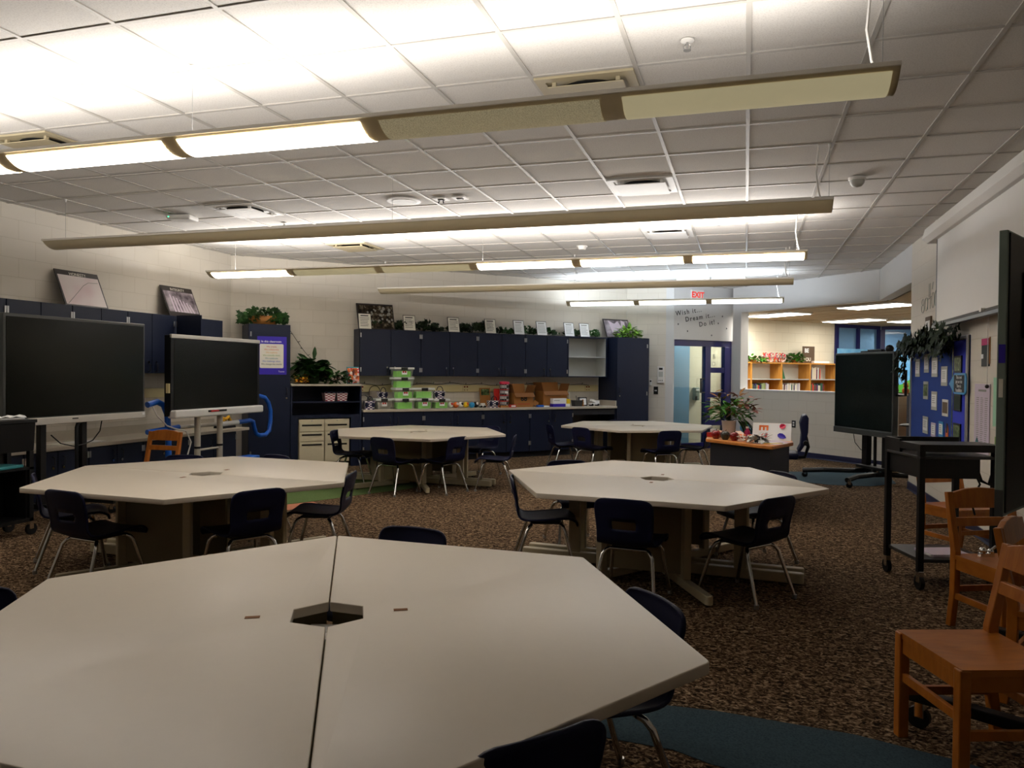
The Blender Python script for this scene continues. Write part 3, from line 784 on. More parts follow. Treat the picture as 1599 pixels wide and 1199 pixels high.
def chair(x, y, yaw, label):
    global c0
    if c0 is None:
        c0 = make_chair(); c0.scale = (1.083, 1.083, 1.083); c0.location = (x, y, 0); c0.rotation_euler = (0, 0, math.radians(yaw)); c0['label'] = label; return c0
    return dup(c0, (x, y, 0), math.radians(yaw), label)
def cback(bx_, by_, yaw, label):   # back-top centre given
    a = math.radians(yaw)
    return chair(bx_ - math.sin(a) * .27, by_ + math.cos(a) * .27, yaw, 'navy student chair ' + label)
cback(-1.58, 3.53, 176, 'on the far side of the foreground table, top edge showing')
cback(-.28, 2.72, 130, 'at the right side of the foreground table, legs under its corner')
cback(-.4, 1.585, 50, 'closest to the camera at the bottom, back cropped by the frame')
cback(-2.62, 1.96, -118, 'cut off by the left picture edge at the foreground table')
cback(-.72, 4.74, -6, 'at the near edge of the middle right table, back towards us')
cback(.23, 5.18, 53, 'at the near right corner of the middle right table')
cback(-1.69, 5.52, -73, 'seen side on at the left end of the middle right table')
cback(-1.53, 6.72, -150, 'behind the far left edge of the middle right table')
cback(.31, 6.54, 125, 'behind the far right edge of the middle right table')
cback(-4.17, 3.82, -8, 'at the near left corner of the middle left table')
cback(-3.02, 4.3, 62, 'at the near right edge of the middle left table, back towards us')
cback(-2.89, 5.3, 106, 'seen side on at the right end of the middle left table')
cback(-4.89, 5.82, -165, 'behind the middle left table in front of the wooden chair')
cback(-4.12, 6.13, 165, 'behind the middle left table below the violet poster')
cback(-5.0, 4.33, -42, 'at the dark left end of the middle left table')
cback(-5.2, 8.97, -78, 'seen side on at the left end of the rear table')
cback(-4.12, 8.2, -16, 'in front of the rear table, left of its centre foot')
cback(-3.3, 8.66, 72, 'in front of the rear table, right of its centre foot')
cback(-2.74, 9.2, 102, 'seen side on at the right end of the rear table')
cback(-5.05, 10.15, -135, 'behind the left end of the rear table')
cback(-3.55, 10.62, 160, 'behind the right end of the rear table')
cback(-2.85, 11.25, -60, 'at the left tip of the farthest table')
cback(-2.28, 10.85, -35, 'in front of the farthest table, nearer its left tip')
cback(-.97, 10.74, 38, 'in front of the farthest table, right of its base')
cback(-.47, 11.6, 80, 'at the right end of the farthest table beside the teacher desk')
cback(-2.05, 12.98, -160, 'behind the farthest table, legs seen under it')

# ------------------------------------------------------------------ wooden chairs
def make_wchair():
    c = thing('wooden_chair', 'x', 'chair', (0, 0, 0), 0, 'honey brown wooden chairs')
    st = MB()
    nx, ny = 8, 8
    vs = []
    for j in range(ny + 1):
        for i in range(nx + 1):
            u = -1 + 2 * i / nx; v = -1 + 2 * j / ny
            dz = -.014 * max(0, 1 - u * u) * max(0, 1 - (v + .15) ** 2)
            vs.append((u * .215, v * .2, .43 + dz))
    nn = len(vs)
    vs += [(x, y, .405) for x, y, z in vs]
    fs = []
    q = nx + 1
    for j in range(ny):
        for i in range(nx):
            a = j * q + i
            fs.append((a, a + 1, a + q + 1, a + q)); fs.append((nn + a, nn + a + q, nn + a + q + 1, nn + a + 1))
    for i in range(nx): fs.append((i + 1, i, nn + i, nn + i + 1)); fs.append((ny * q + i, ny * q + i + 1, nn + ny * q + i + 1, nn + ny * q + i))
    for j in range(ny): fs.append((j * q, (j + 1) * q, nn + (j + 1) * q, nn + j * q)); fs.append(((j + 1) * q + nx, j * q + nx, nn + j * q + nx, nn + (j + 1) * q + nx))
    st.add(vs, fs).build('seat', M['wood'], c, smooth=40)
    for sx in (-1, 1):
        x = sx * .197
        MB().box(x - .021, x + .021, .165, .208, 0, .427).build('leg', M['wood'], c, bevel=.005)
        prof = [(-.235, 0), (-.195, 0), (-.165, .2), (-.16, .45), (-.2, .62), (-.235, .79), (-.265, .785), (-.235, .62), (-.205, .45), (-.207, .2)]
        MB().prism(prof, x - .019, x + .019, 'x').build('leg', M['wood'], c, bevel=.004)
        MB().box(x - .012, x + .012, -.17, .17, .345, .404).build('apron', M['wood'], c, bevel=.002)
        MB().box(x - .01, x + .01, -.17, .17, .17, .205).build('stretcher', M['wood'], c, bevel=.002)
    MB().box(-.18, .18, .175, .197, .345, .404).build('apron', M['wood'], c, bevel=.002)
    MB().box(-.18, .18, -.197, -.178, .345, .404).build('apron', M['wood'], c, bevel=.002)
    MB().box(-.18, .18, .176, .196, .23, .265).build('stretcher', M['wood'], c, bevel=.002)
    MB().box(-.18, .18, -.195, -.175, .21, .245).build('stretcher', M['wood'], c, bevel=.002)
    tr = [(-.18, .695), (.18, .695), (.18, .785), (.1, .805), (0, .812), (-.1, .805), (-.18, .785)]
    sh = Matrix(((1, 0, 0, 0), (0, 1, -.2, 0), (0, 0, 1, 0), (0, 0, 0, 1)))
    MB().prism(tr, -.1, -.075, 'y', sh).build('top_rail', M['wood'], c, bevel=.003)
    MB().box(-.18, .18, -.1, -.078, .59, .64, sh).build('back_rail', M['wood'], c, bevel=.003)
    return c
w0 = make_wchair()
w0.location = (.87, 3.32, 0); w0.rotation_euler = (0, 0, math.radians(109)); w0['label'] = 'nearest wooden chair at the lower right corner, seat facing us'
dup(w0, (1.45, 4.96, 0), math.radians(-156), 'wooden chair behind the nearest one, its back beside the black cart')
dup(w0, (1.42, 4.02, 0), math.radians(-118), 'wooden chair half hidden under the tall dark display at right edge')
dup(w0, (1.68, 6.98, 0), math.radians(-150), 'farthest wooden chair at right, seen through the rails of another')
dup(w0, (-6.07, 6.66, 0), math.radians(180), 'wooden chair alone by the left wall between the two displays')

# ------------------------------------------------------------------ displays on stands
def caster(p, x, y, r=.04, m='black_plastic'):
    cs = MB().box(x - .02, x + .02, y - .015, y + .025, r, 2 * r + .03).build('caster', M['chrome'], p, bevel=.005)
    MB().cyl((x - .014, y + .01, r), (x + .014, y + .01, r), r, n=16).build('caster_wheel', M[m], cs, smooth=True)
# large left display (faces +x): local x along +Y, local y into the wall
d = thing('interactive_display', 'largest dark interactive display at left on a black stand', 'display', (-6.4, 6.11, 0), PI / 2, 'interactive displays')
W2, z0, z1 = .85, .95, 1.972
MB().box(-W2, W2, .0, .08, z0, z1).build('case', M['bezel_dark'], d, bevel=.008)
MB().box(-W2 + .025, W2 - .025, -.004, .002, z0 + .06, z1 - .03).build('screen', M['screen'], d)
MB().box(-W2, W2, -.012, .0, z0 - .02, z0 + .05).build('bottom_bezel', M['bezel_silver'], d, bevel=.006)
MB().box(-.12, -.05, -.015, -.012, z0 + .018, z0 + .03).build('lettering', M['ink'], d)
MB().box(W2 - .05, W2 - .015, -.014, -.011, z0 + .015, z0 + .04).build('sticker', M['paper_w'], d)
for x in (-.356, .124):
    MB().box(x - .032, x + .032, .09, .15, .14, 1.5).build('post', M['black_metal'], d, bevel=.004)
MB().box(-.4, .2, .081, .1, .96, 1.0).build('mount_rail', M['black_metal'], d)
MB().tube([(-.03, .03, .15), (-.03, .03, .88), (-.01, .03, .93), (.06, .05, .945), (.12, .1, .945)], .018, 10).build('handle', M['black_metal'], d, smooth=True)
for x in (-.35, .15):
    MB().box(x - .03, x + .03, -.28, .3, .1, .15).build('foot', M['black_metal'], d, bevel=.005)
    caster(d, x, -.25); caster(d, x, .27)
MB().tube([(-.3, .06, .82), (-.2, .05, .73), (-.05, .04, .69), (.1, .06, .7), (.2, .06, .73), (.28, .05, .82), (.33, .06, .99)], .006, 6).build('cord', M['black_plastic'], d, smooth=True)
# white framed display
d = thing('interactive_display', 'white framed interactive display on a white two-post stand', 'display', (-6.25, 8.02, 0), PI / 2, 'interactive displays')
W2, z0, z1 = .83, .93, 1.865
MB().box(-W2, W2, .0, .09, z0, z1).build('case', M['black_plastic'], d, bevel=.006)
MB().box(-W2 + .05, W2 - .05, -.004, .002, z0 + .08, z1 - .05).build('screen', M['screen'], d)
MB().box(-W2, W2, -.01, .02, z1 - .035, z1 + .01).build('top_bezel', M['bezel_silver'], d, bevel=.004)
MB().box(-W2, W2, -.07, .05, z0 - .02, z0 + .075).build('pen_tray', M['bezel_white'], d, bevel=.02, seg=3)
MB().box(-.28, .06, -.076, -.069, z0 + .03, z0 + .055).build('pen_slot', M['black_plastic'], d, bevel=.004)
MB().cyl((-.24, -.078, z0 + .042), (-.1, -.078, z0 + .042), .009, n=8).build('pen', M['red'], d)
MB().box(-W2 - .02, -W2, .01, .05, 1.2, 1.31).build('side_panel', M['cream'], d)
for x in (-.31, .1):
    MB().cyl((x, .06, .1), (x, .06, 1.3), .036, n=20).build('post', M['pale_steel'], d, smooth=True)
    MB().cyl((x, .06, .52), (x, .06, .545), .038, n=20).build('clamp_ring', M['black_plastic'], d)
MB().cyl((-.3, .06, .5), (.09, .06, .5), .014, n=10).build('cross_tube', M['pale_steel'], d)
for x in (-.31, .1):
    MB().box(x - .035, x + .035, -.3, .28, .09, .135).build('foot', M['pale_steel'], d, bevel=.008)
    caster(d, x, -.27); caster(d, x, .25)
# blue and white tube racks either side
t = thing('tube_frame', 'blue and white pipe frame around the white framed display', 'frame', (-6.42, 8.02, 0), PI / 2)
MB().tube([(-1.0, 0, 1.07), (-.85, 0, 1.1), (-.75, 0, 1.06), (-.69, 0, .95), (-.67, 0, .75), (-.67, 0, .0)], .035, 12).build('tube', M['blue'], t, smooth=True)
MB().tube([(-.98, .02, .76), (-.5, 0, .79)], .03, 12).build('tube', M['blue'], t, smooth=True)
MB().tube([(-.5, 0, .785), (.6, 0, .78)], .024, 12).build('tube', M['white_pvc'], t, smooth=True)
MB().tube([(.18, -.02, .775), (.6, 0, .78)], .032, 12).build('sleeve', M['white_g'], t, smooth=True)
MB().tube([(.6, 0, .78), (.86, 0, .79), (.93, 0, .77), (.96, 0, .68), (1.0, 0, .6), (1.08, 0, .57), (1.22, 0, .57), (1.3, 0, .62), (1.33, 0, .75), (1.33, 0, .9), (1.28, 0, 1.02), (1.2, 0, 1.09), (1.05, 0, 1.12), (.9, 0, 1.12)], .03, 12).build('tube', M['blue'], t, smooth=True)
MB().tube([(-.95, -.03, 1.05), (-.92, -.06, .95), (-.75, -.05, .82), (-.62, -.04, .78), (-.45, -.06, .74), (-.36, -.06, .6), (-.42, -.06, .45), (-.5, -.05, .3), (-.52, -.05, .02)], .009, 6).build('cord', M['white'], t, smooth=True)
t = thing('storage_bin', 'low blue plastic bin on the floor below the white framed display', 'bin', (-5.82, 8.1, 0), PI / 2)
MB().prism([(-.15, 0), (.2, 0), (.22, .4), (-.17, .4)], .04, .22, 'y').build('bin_body', M['blue'], t, bevel=.01)
# right hand display on X-base
P = Vector((1.59, 11.7, 0)); dirv = Vector((1.87 - 1.28, 11.13 - 12.3, 0)); aw = math.atan2(dirv.y, dirv.x)
d = thing('interactive_display', 'dark interactive display standing near the white half wall', 'display', (1.575, 11.72, 0), aw, 'interactive displays')
W2, z0, z1 = .66, .665, 1.805
MB().box(-W2, W2, .0, .08, z0, z1).build('case', M['bezel_dark'], d, bevel=.008)
MB().box(-W2 + .025, W2 - .025, -.004, .002, z0 + .07, z1 - .03).build('screen', M['screen_g'], d)
MB().box(-W2, W2, -.012, .0, z0 - .02, z0 + .06).build('bottom_bezel', M['bezel_dark'], d, bevel=.006)
MB().box(.1, .4, .0, .06, z1, z1 + .035).box(-.1, .42, .03, .07, z1, z1 + .02).build('camera_bar', M['black_plastic'], d, bevel=.008)
MB().ball((.52, .04, z1 + .035), .055, 12).build('web_camera', M['black_plastic'], d, smooth=True)
MB().tube([(W2 - .01, .05, 1.55), (W2 + .11, .1, 1.55), (W2 + .11, .1, 1.22), (W2 - .01, .05, 1.22)], .018, 8).build('handle', M['black_metal'], d, smooth=True)
for x in (-.08, .36):
    MB().box(x - .055, x + .055, .1, .18, .12, 1.4).build('post', M['black_metal'], d, bevel=.004)
MB().box(.1, .13, .12, .15, .12, 1.0).build('conduit', M['black_metal'], d)
MB().box(-.15, .45, .02, .3, .18, .22).build('tray', M['black_metal'], d, bevel=.004)
MB().lathe([(.15, .0), (.16, .015), (.12, .03)], (W2 + .12, .2, .82), 20).cyl((W2 + .12, .2, .2), (W2 + .12, .2, .82), .02, n=10).build('side_tray', M['black_metal'], d)
for x0_, x1_ in ((-.1, -.45), (.36, .62)):
    lg = MB().tube([(x0_, .12, .13), (x0_, -.05, .13), ((x0_ + x1_) / 2, -.4, .125), (x1_, -.62, .1)], .035, 8).build('leg', M['black_metal'], d)
    lg2 = MB().tube([(x0_, .16, .13), ((x0_ + x1_) / 2, .4, .125), (x1_, .6, .1)], .035, 8).build('leg', M['black_metal'], d)
    caster(d, x1_, -.6); caster(d, x1_, .56)
MB().tube([(-.25, .04, z0), (-.22, .05, .52), (-.12, .08, .42), (-.06, .1, .45), (-.05, .11, .55)], .005, 6).build('cord', M['black_plastic'], d, smooth=True)
pb = thing('power_adapter', 'white power adapter with cords on the display stand tray', 'adapter', (0, 0, 0)); bpy.data.objects.remove(pb)
# close display at right edge, seen from behind
ad = math.atan2(.87, .49)
d = thing('interactive_display', 'tall dark display cut by the right edge, seen from behind', 'display', (.91, 3.305, 0), ad, 'interactive displays')
L_ = 1.9; z0, z1 = .945, 2.025
MB().box(0, L_, -.03, .0, z0, z1).build('case', M['gun'], d, bevel=.003)
MB().box(.012, L_ - .012, -.036, -.029, z0 + .012, z1 - .008).build('back_cover', M['black_plastic'], d, bevel=.004)
MB().box(.2, .36, -.05, -.035, z1 - .4, z1 - .14).build('vent_panel', M['black_metal'], d, bevel=.01)
MB().box(.45, 1.45, -.09, -.035, z0 + .25, z1 - .2).build('rear_housing', M['black_metal'], d, bevel=.01)
MB().box(.02, L_ - .02, -.001, .002, z0 + .06, z1 - .02).build('screen', M['screen'], d)
MB().box(-.002, .0, -.028, -.006, z1 - .5, z1 - .43).build('sticker', M['purple'], d)
MB().box(-.002, .0, -.022, -.008, z1 - .63, z1 - .56).build('sticker', M['paper'], d)
MB().box(-.001, .0, -.029, -.001, z0, z0 + .1).build('corner_cap', M['bezel_dark'], d)
for x in (1.36, 1.7):
    MB().box(x - .04, x + .04, -.17, -.091, .12, 1.7).build('post', M['black_metal'], d, bevel=.004)
for x in (.12, 1.3):
    MB().box(x - .03, x + .03, -.5, .33, .11, .155).build('leg', M['black_metal'], d, bevel=.006)
    caster(d, x, .28, .045); caster(d, x, -.46, .045)
MB().box(.1, 1.75, -.16, -.1, .11, .155).build('cross_member', M['black_metal'], d, bevel=.004)

# ------------------------------------------------------------------ black AV cart
ca = math.atan2(.27, .96)
d = thing('media_cart', 'black rolling media cart with shelves at right before the bulletin board', 'cart', (1.17, 5.86, 0), ca)
cw, cd = .5, .48
for x, y, zt in ((0, 0, .985), (0, cd, .985), (cw, 0, .985), (cw, cd, .985)):
    MB().box(x - .02, x + .02, y - .02, y + .02, .12, zt).build('post', M['black_metal'], d, bevel=.004)
    caster(d, x, y - .01, .05)
MB().box(-.02, cw + .04, -.03, .26, .985, 1.005).build('top_shelf', M['grey_shelf'], d, bevel=.003)
MB().box(-.02, cw + .04, -.035, -.03, .955, 1.005).box(-.025, -.02, -.03, .26, .955, 1.005).build('top_edge', M['black_metal'], d)
MB().box(-.02, cw + .02, -.02, cd + .02, .905, .925).build('middle_shelf', M['grey_shelf'], d, bevel=.003)
MB().box(-.02, cw + .02, cd - .0, cd + .02, .925, 1.02).box(-.02, .0, .27, cd, .925, 1.02).build('rear_panel', M['black_metal'], d)
MB().box(.0, cw - .1, .0, cd, .77, .905).build('cabinet_box', M['black_metal'], d)
MB().box(-.0, cw, -.0, cd, .185, .21).build('bottom_shelf', M['grey_shelf'], d, bevel=.003)
MB().tube([(cw - .08, .1, .8), (cw - .04, .1, .72), (cw - .09, .12, .6), (cw - .06, .12, .5)], .007, 6).tube([(cw - .06, .1, .82), (cw - .02, .12, .74), (cw + .02, .1, .72), (cw + .04, .1, .78)], .012, 6).build('cord', M['black_plastic'], d, smooth=True)
t = thing('paper_stack', 'pile of printed papers on the bottom shelf of the black cart', 'papers', (1.36, 6.1, .21), ca + .1)
for k in range(5):
    a = Matrix.Rotation(rnd.uniform(-.12, .12), 4, 'Z')
    MB().box(-.14, .14, -.11, .11, k * .004, k * .004 + .0035, a).build('sheet', M['paper_w' if k % 2 else 'paper_l'], t)
t = thing('toy_figure', 'small silver toy on the seat of a wooden chair by the cart', 'toy', (1.35, 5.03, .432), .3)
MB().box(-.04, .04, -.015, .015, .0, .02).ball((-.02, 0, .035), .022, 10).ball((.025, 0, .03), .018, 10).cyl((.03, 0, .04), (.055, 0, .06), .008, n=8).build('toy_body', M['chrome'], t, smooth=True)

# ------------------------------------------------------------------ left podium cart
d = thing('podium_cart', 'black podium cart cut off by the left picture edge', 'cart', (-6.16, 4.91, 0), 0)
MB().box(-.17, .17, -.34, .34, .99, 1.02).build('top', M['black_metal'], d, bevel=.004)
MB().prism([(-.15, .99), (.16, .99), (.14, .74), (-.15, .74)], -.33, .33, 'y').build('drawer_box', M['black_plastic'], d, bevel=.004)
for x, y in ((-.13, -.3), (.13, -.3), (.13, .3), (-.13, .3)):
    MB().box(x - .02, x + .02, y - .02, y + .02, .12, .74).build('post', M['black_metal'], d)
    caster(d, x, y, .05)
MB().box(-.15, .15, -.32, .32, .12, .15).build('bottom_shelf', M['black_metal'], d)
MB().box(-.15, -.135, -.28, .28, .15, .74).build('back_panel', M['black_plastic'], d)
MB().box(-.11, .13, .26, .28, .15, .58).build('side_panel', M['black_plastic'], d)
MB().box(-.135, .15, -.32, .32, .58, .6).build('middle_shelf', M['black_metal'], d)
t = thing('teal_folder', 'teal folder lying on the shelf of the black podium cart', 'folder', (-6.14, 5.0, .601), .1)
MB().box(-.1, .12, -.14, .14, 0, .025).build('folder_body', M['teal'], t, bevel=.004)
t = thing('crumpled_paper', 'crumpled white paper on the black podium cart', 'paper', (-6.15, 5.1, 1.021), 1.3)
mb = MB(); vs = []
for j in range(4):
    for i in range(7): vs.append((-.13 + .043 * i, -.05 + .033 * j, .012 + rnd.uniform(0, .03)))
mb.add(vs, [(j * 7 + i, j * 7 + i + 1, (j + 1) * 7 + i + 1, (j + 1) * 7 + i) for j in range(3) for i in range(6)])
mb.box(-.12, .12, -.04, .04, 0, .012).build('sheet', M['paper_w'], t)

# ------------------------------------------------------------------ teacher desk
d = thing('teacher_desk', 'teacher desk with honey wood top and dark panels', 'desk', (0, 0, 0))
dp = [(-.41, 8.73), (.27, 8.06), (.5, 8.62), (.5, 10.1), (-.41, 10.1)]
cx_ = sum(p[0] for p in dp) / 5; cy_ = sum(p[1] for p in dp) / 5
d.location = (cx_, cy_, 0)
dl = [(a - cx_, b - cy_) for a, b in dp]
MB().prism(rounded(dl, (0, 1, 2, 3, 4), .03), .725, .762).build('desktop', M['wood_desk'], d, bevel=.008, seg=3, smooth=30)
ins = [(a * .9, b * .94) for a, b in dl]
MB().prism([(ins[0][0], ins[0][1]), (ins[1][0], ins[1][1] + .04), (ins[2][0] + .0, ins[2][1] + .0), (ins[2][0], ins[2][1] + .1), (ins[0][0], ins[0][1] + .1)], .0, .725).build('front_panel', M['navy_dark'], d)
MB().box(ins[0][0], ins[0][0] + .03, ins[0][1], ins[4][1], .02, .725).build('side_panel', M['navy_dark'], d)
MB().box(ins[3][0] - .4, ins[3][0], ins[3][1] - .5, ins[3][1], .02, .72).build('drawer_pedestal', M['navy_dark'], d)
DZ = .7625
# plant in white pot
t = thing('potted_plant', 'leafy plant with green, rust and pink leaves in a white pot on the desk', 'plant', (-.17, 9.05, DZ))
MB().lathe([(.055, 0), (.065, .005), (.08, .16), (.082, .19), (.075, .19), (.07, .17), (.001, .165)], n=24).build('pot', M['white_g'], t, smooth=50)
def spray(mb, c, n, spread, hgt, L, w, shape='long', seed=1, stem=None, zmin=-.3):
    r = random.Random(seed)
    for i in range(n):
        a = r.uniform(0, 2 * PI); rad = spread * math.sqrt(r.random()); zz = hgt * r.uniform(.15, 1) * (1 - .35 * (rad / spread) ** 2)
        p = Vector((c[0] + rad * math.cos(a), c[1] + rad * math.sin(a), max(c[2] + zz, zmin)))
        dr = Vector((math.cos(a + r.uniform(-.9, .9)), math.sin(a + r.uniform(-.9, .9)), r.uniform(-.5, .8)))
        mb.leaf(p, dr, (r.uniform(-.3, .3), r.uniform(-.3, .3), 1), L * r.uniform(.7, 1.2), w * r.uniform(.7, 1.2), shape)
        if stem is not None and i % 3 == 0:
            stem.tube([(c[0], c[1], c[2]), (c[0] + (p.x - c[0]) * .4, c[1] + (p.y - c[1]) * .4, c[2] + zz * .7), p], .003, 4)
mb = MB(); sm = MB()
spray(mb, (0, 0, .17), 120, .2, .28, .14, .05, 'long', 3, sm)
mb.build('green_foliage', M['leaf'], t); sm.build('stems', M['ivy'], t)
mb = MB(); spray(mb, (.02, 0, .25), 40, .2, .32, .12, .045, 'long', 5); mb.build('rust_foliage', M['leaf_rust'], t)
mb = MB(); spray(mb, (.16, 0, .27), 26, .16, .22, .13, .045, 'long', 6); mb.build('pink_foliage', M['leaf_pink'], t)
mb = MB()
for k in range(10): mb.leaf((.09 + .03 * (k % 4), -.02 + .02 * (k % 3), .2), (.5 + .2 * (k % 3), -.2 + .1 * k % .5, -.6), (0, 0, 1), .22, .06, 'long', .3)
mb.build('drooping_foliage', M['ivy'], t)
def apple(x, y, m, label):
    a = thing('apple', label, 'apple', (x, y, DZ), 0, 'ceramic apples on the desk')
    MB().lathe([(.012, .004), (.028, .0), (.043, .022), (.05, .05), (.045, .075), (.028, .09), (.012, .084), (.001, .078)], n=20).build('fruit', M[m], a, smooth=60)
    MB().tube([(0, 0, .078), (.004, 0, .098), (.012, 0, .11)], .004, 6).build('stem', M['frame_dark'], a)
apple(-.3, 8.76, 'redapple', 'shiny red apple left of the grey apple on the desk')
apple(-.2, 8.66, 'greyapple', 'dark grey apple between two red ones on the desk')
apple(-.105, 8.57, 'redapple', 'shiny red apple right of the grey apple on the desk')
t = thing('tissue_box', 'orange red box behind the apples on the desk', 'box', (-.32, 9.02, DZ), -.4)
MB().box(-.08, .08, -.05, .05, 0, .05).build('box_body', M['red'], t, bevel=.003)
MB().box(-.05, .03, -.03, .03, .05, .09).build('white_top', M['paper_w'], t, bevel=.01)
t = thing('flower_clump', 'clump of dried flowers and ornaments at the desk front', 'flowers', (.0, 8.52, DZ), -.7)
mb = MB(); spray(mb, (0, 0, .0), 26, .08, .07, .05, .03, 'oval', 9); mb.build('pale_flowers', M['paper'], t)
mb = MB(); spray(mb, (.0, 0, .01), 18, .07, .08, .045, .03, 'oval', 10); mb.build('orange_flowers', M['orange'], t)
t = thing('cloth_bundle', 'crumpled grey cloth bundle on the desk front', 'cloth', (.13, 8.42, DZ), -.7)
mb = MB(); spray(mb, (0, 0, 0), 40, .11, .09, .07, .05, 'oval', 12); mb.build('cloth', M['cab_in'], t)
mb = MB(); spray(mb, (.02, 0, 0), 24, .09, .1, .06, .04, 'oval', 13); mb.build('dark_folds', M['ink'], t)
t = thing('poster_board', 'white poster board with big orange and red letters on the desk', 'poster', (.28, 8.75, DZ), -.12, None, -.42)
MB().box(-.2, .2, -.004, .0, 0, .2).build('board', M['paper_w'], t)
txt('lettering', 'E', M['orange'], t, (-.09, -.006, .145), .13, (PI / 2, PI / 2, 0), offset=.004)
txt('lettering', 'R', M['red'], t, (-.09, -.006, .05), .11, (PI / 2, PI / 2, 0), offset=.004)
mb = MB()
mb.leaf((.08, -.006, .15), (1, 0, .5), (0, -1, 0), .07, .06, 'oval', 0)
mb.build('red_heart', M['pink'], t)
mb = MB(); mb.leaf((.06, -.006, .07), (1, 0, -.4), (0, -1, 0), .1, .06, 'oval', 0); mb.build('violet_cutout', M['purple'], t)
for k, (x, y, a, m) in enumerate(((.24, 8.52, -.5, 'paper_w'), (.33, 8.6, -.9, 'paper_l'), (.26, 8.4, -.7, 'paper_w'))):
    t = thing('loose_paper', ['white sheet under the poster board on the desk', 'lilac sheet at the right rim of the desk', 'white sheet at the front corner of the desk'][k], 'paper', (x, y, DZ + .0006 * k), a, 'loose sheets on the desk')
    MB().box(-.14, .14, -.1, .1, 0, .002).build('sheet', M[m], t)
t = thing('yellow_pencil', 'yellow pencil lying at the desk edge', 'pencil', (.28, 8.31, DZ + .004), .45)
MB().cyl((-.1, 0, .004), (.1, 0, .004), .004, n=6).build('shaft', M['yellow_p'], t)
MB().cyl((.1, 0, .004), (.12, 0, .004), .004, .001, n=6).build('tip', M['cardboard'], t)
t = thing('toy_dumbbell', 'sky blue rounded toy behind the desk poster', 'toy', (.12, 9.4, DZ), .3)
MB().ball((-.12, 0, .09), .06, 14).ball((.1, 0, .08), .07, 14).cyl((-.12, 0, .05), (.1, 0, .04), .035, n=12).build('toy_body', M['skyblue'], t, smooth=True)
t = thing('bottle', 'small magenta bottle beside the desk plant', 'bottle', (.03, 8.9, DZ))
MB().lathe([(.03, 0), (.032, .005), (.032, .08), (.015, .1), (.015, .115)], n=16).build('bottle_body', M['magenta'], t, smooth=True)
MB().lathe([(.017, .115), (.017, .135)], n=12).build('cap', M['white'], t)
# office chair
d = thing('office_chair', 'navy upholstered office chair behind the teacher desk', 'chair', (.45, 10.56, 0), math.radians(88))
prof = [(-.2, .5), (-.24, .58), (-.25, .72), (-.23, .86), (-.26, .96), (-.31, .975), (-.335, .93), (-.33, .75), (-.3, .6), (-.24, .5)]
MB().prism(prof, -.22, .22, 'x').build('backrest', M['navy_plastic'], d, bevel=.03, seg=3, smooth=60)
MB().box(-.24, .24, -.22, .24, .4, .48).build('seat', M['navy_plastic'], d, bevel=.03, seg=3, smooth=60)
MB().tube([(0, -.1, .4), (0, -.3, .42), (0, -.34, .55), (0, -.31, .68)], .022, 8).build('back_support', M['black_plastic'], d)
MB().cyl((0, 0, .1), (0, 0, .4), .03, n=12).build('gas_column', M['black_metal'], d)
for k in range(5):
    a = k * 2 * PI / 5 + .3
    MB().tube([(0, 0, .12), (.28 * math.cos(a), .28 * math.sin(a), .08)], .022, 8).build('leg', M['black_plastic'], d)
    caster(d, .28 * math.cos(a), .28 * math.sin(a), .028)
MB().cyl((-.3, -.3, .62), (-.22, -.3, .62), .03, n=12).build('knob', M['black_plastic'], d)

# ------------------------------------------------------------------ posters over the cabinets
def leaning(fr, t, off, z, w, h, lean, label, img, frame='frame_dark', name='framed_poster'):
    p = thing(name, label, 'poster', at(fr, t, off, z), rot(fr), None, -lean)
    MB().box(0, w, -.012, 0, 0, h).build('frame', M[frame], p, bevel=.002)
    pic = MB().box(.022, w - .02, -.0135, -.0115, .02, h - .03).build('picture', M[img], p)
    return p, pic
lean = math.atan2(.17, .42)
p, pic = leaning('left', 6.7, .2, 2.171, .6, .45, .4, 'pale framed poster headed HONESTY leaning on the left wall', 'photo_pink')
MB().box(.02, .58, -.0145, -.013, .385, .43).build('title_band', M['frame_dark'], p)
txt('lettering', 'HONESTY', M['paper'], p, (.3, -.0152, .405), .052, ext=.0003)
MB().tube([(.05, -.014, .03), (.25, -.014, .2), (.33, -.014, .27), (.42, -.014, .32), (.56, -.014, .33)], .003, 4).build('drawn_line', M['ink_soft'], p)
p, pic = leaning('left', 8.32, .2, 2.171, .6, .45, .4, 'framed poster of tall columns headed INTEGRITY leaning on the left wall', 'photo_bw')
MB().box(.02, .58, -.0145, -.013, .375, .43).box(.02, .58, -.0145, -.013, .02, .07).build('title_band', M['frame_dark'], p)
txt('lettering', 'INTEGRITY', M['paper'], p, (.3, -.0152, .402), .055, ext=.0003)
mb = MB()
for k in range(7): mb.prism([(.12 + .06 * k, .07), (.15 + .06 * k, .07), (.13 + .055 * k, .32 - .02 * k), (.11 + .055 * k, .32 - .02 * k)], -.0145, -.013, 'y')
mb.build('columns_print', M['paper_l'], p)
p, pic = leaning('back', 1.9, .2, 2.151, .62, .45, .35, 'dark framed crowd poster on the back cabinets behind the first card', 'photo_dark')
mb = MB()
r_ = random.Random(4)
for k in range(26):
    x, z = r_.uniform(.16, .58), r_.uniform(.12, .4); q = r_.uniform(.012, .028)
    mb.prism([(x + q * math.cos(a), z + q * 1.2 * math.sin(a)) for a in [i * PI / 4 for i in range(8)]], -.0145, -.0132, 'y')
mb.build('face_shapes', M['ink_soft'], p)
p, pic = leaning('back', 6.72, .22, 2.152, .6, .4, .4, 'grey framed dancers poster above the tall cabinet at right', 'photo_bw')
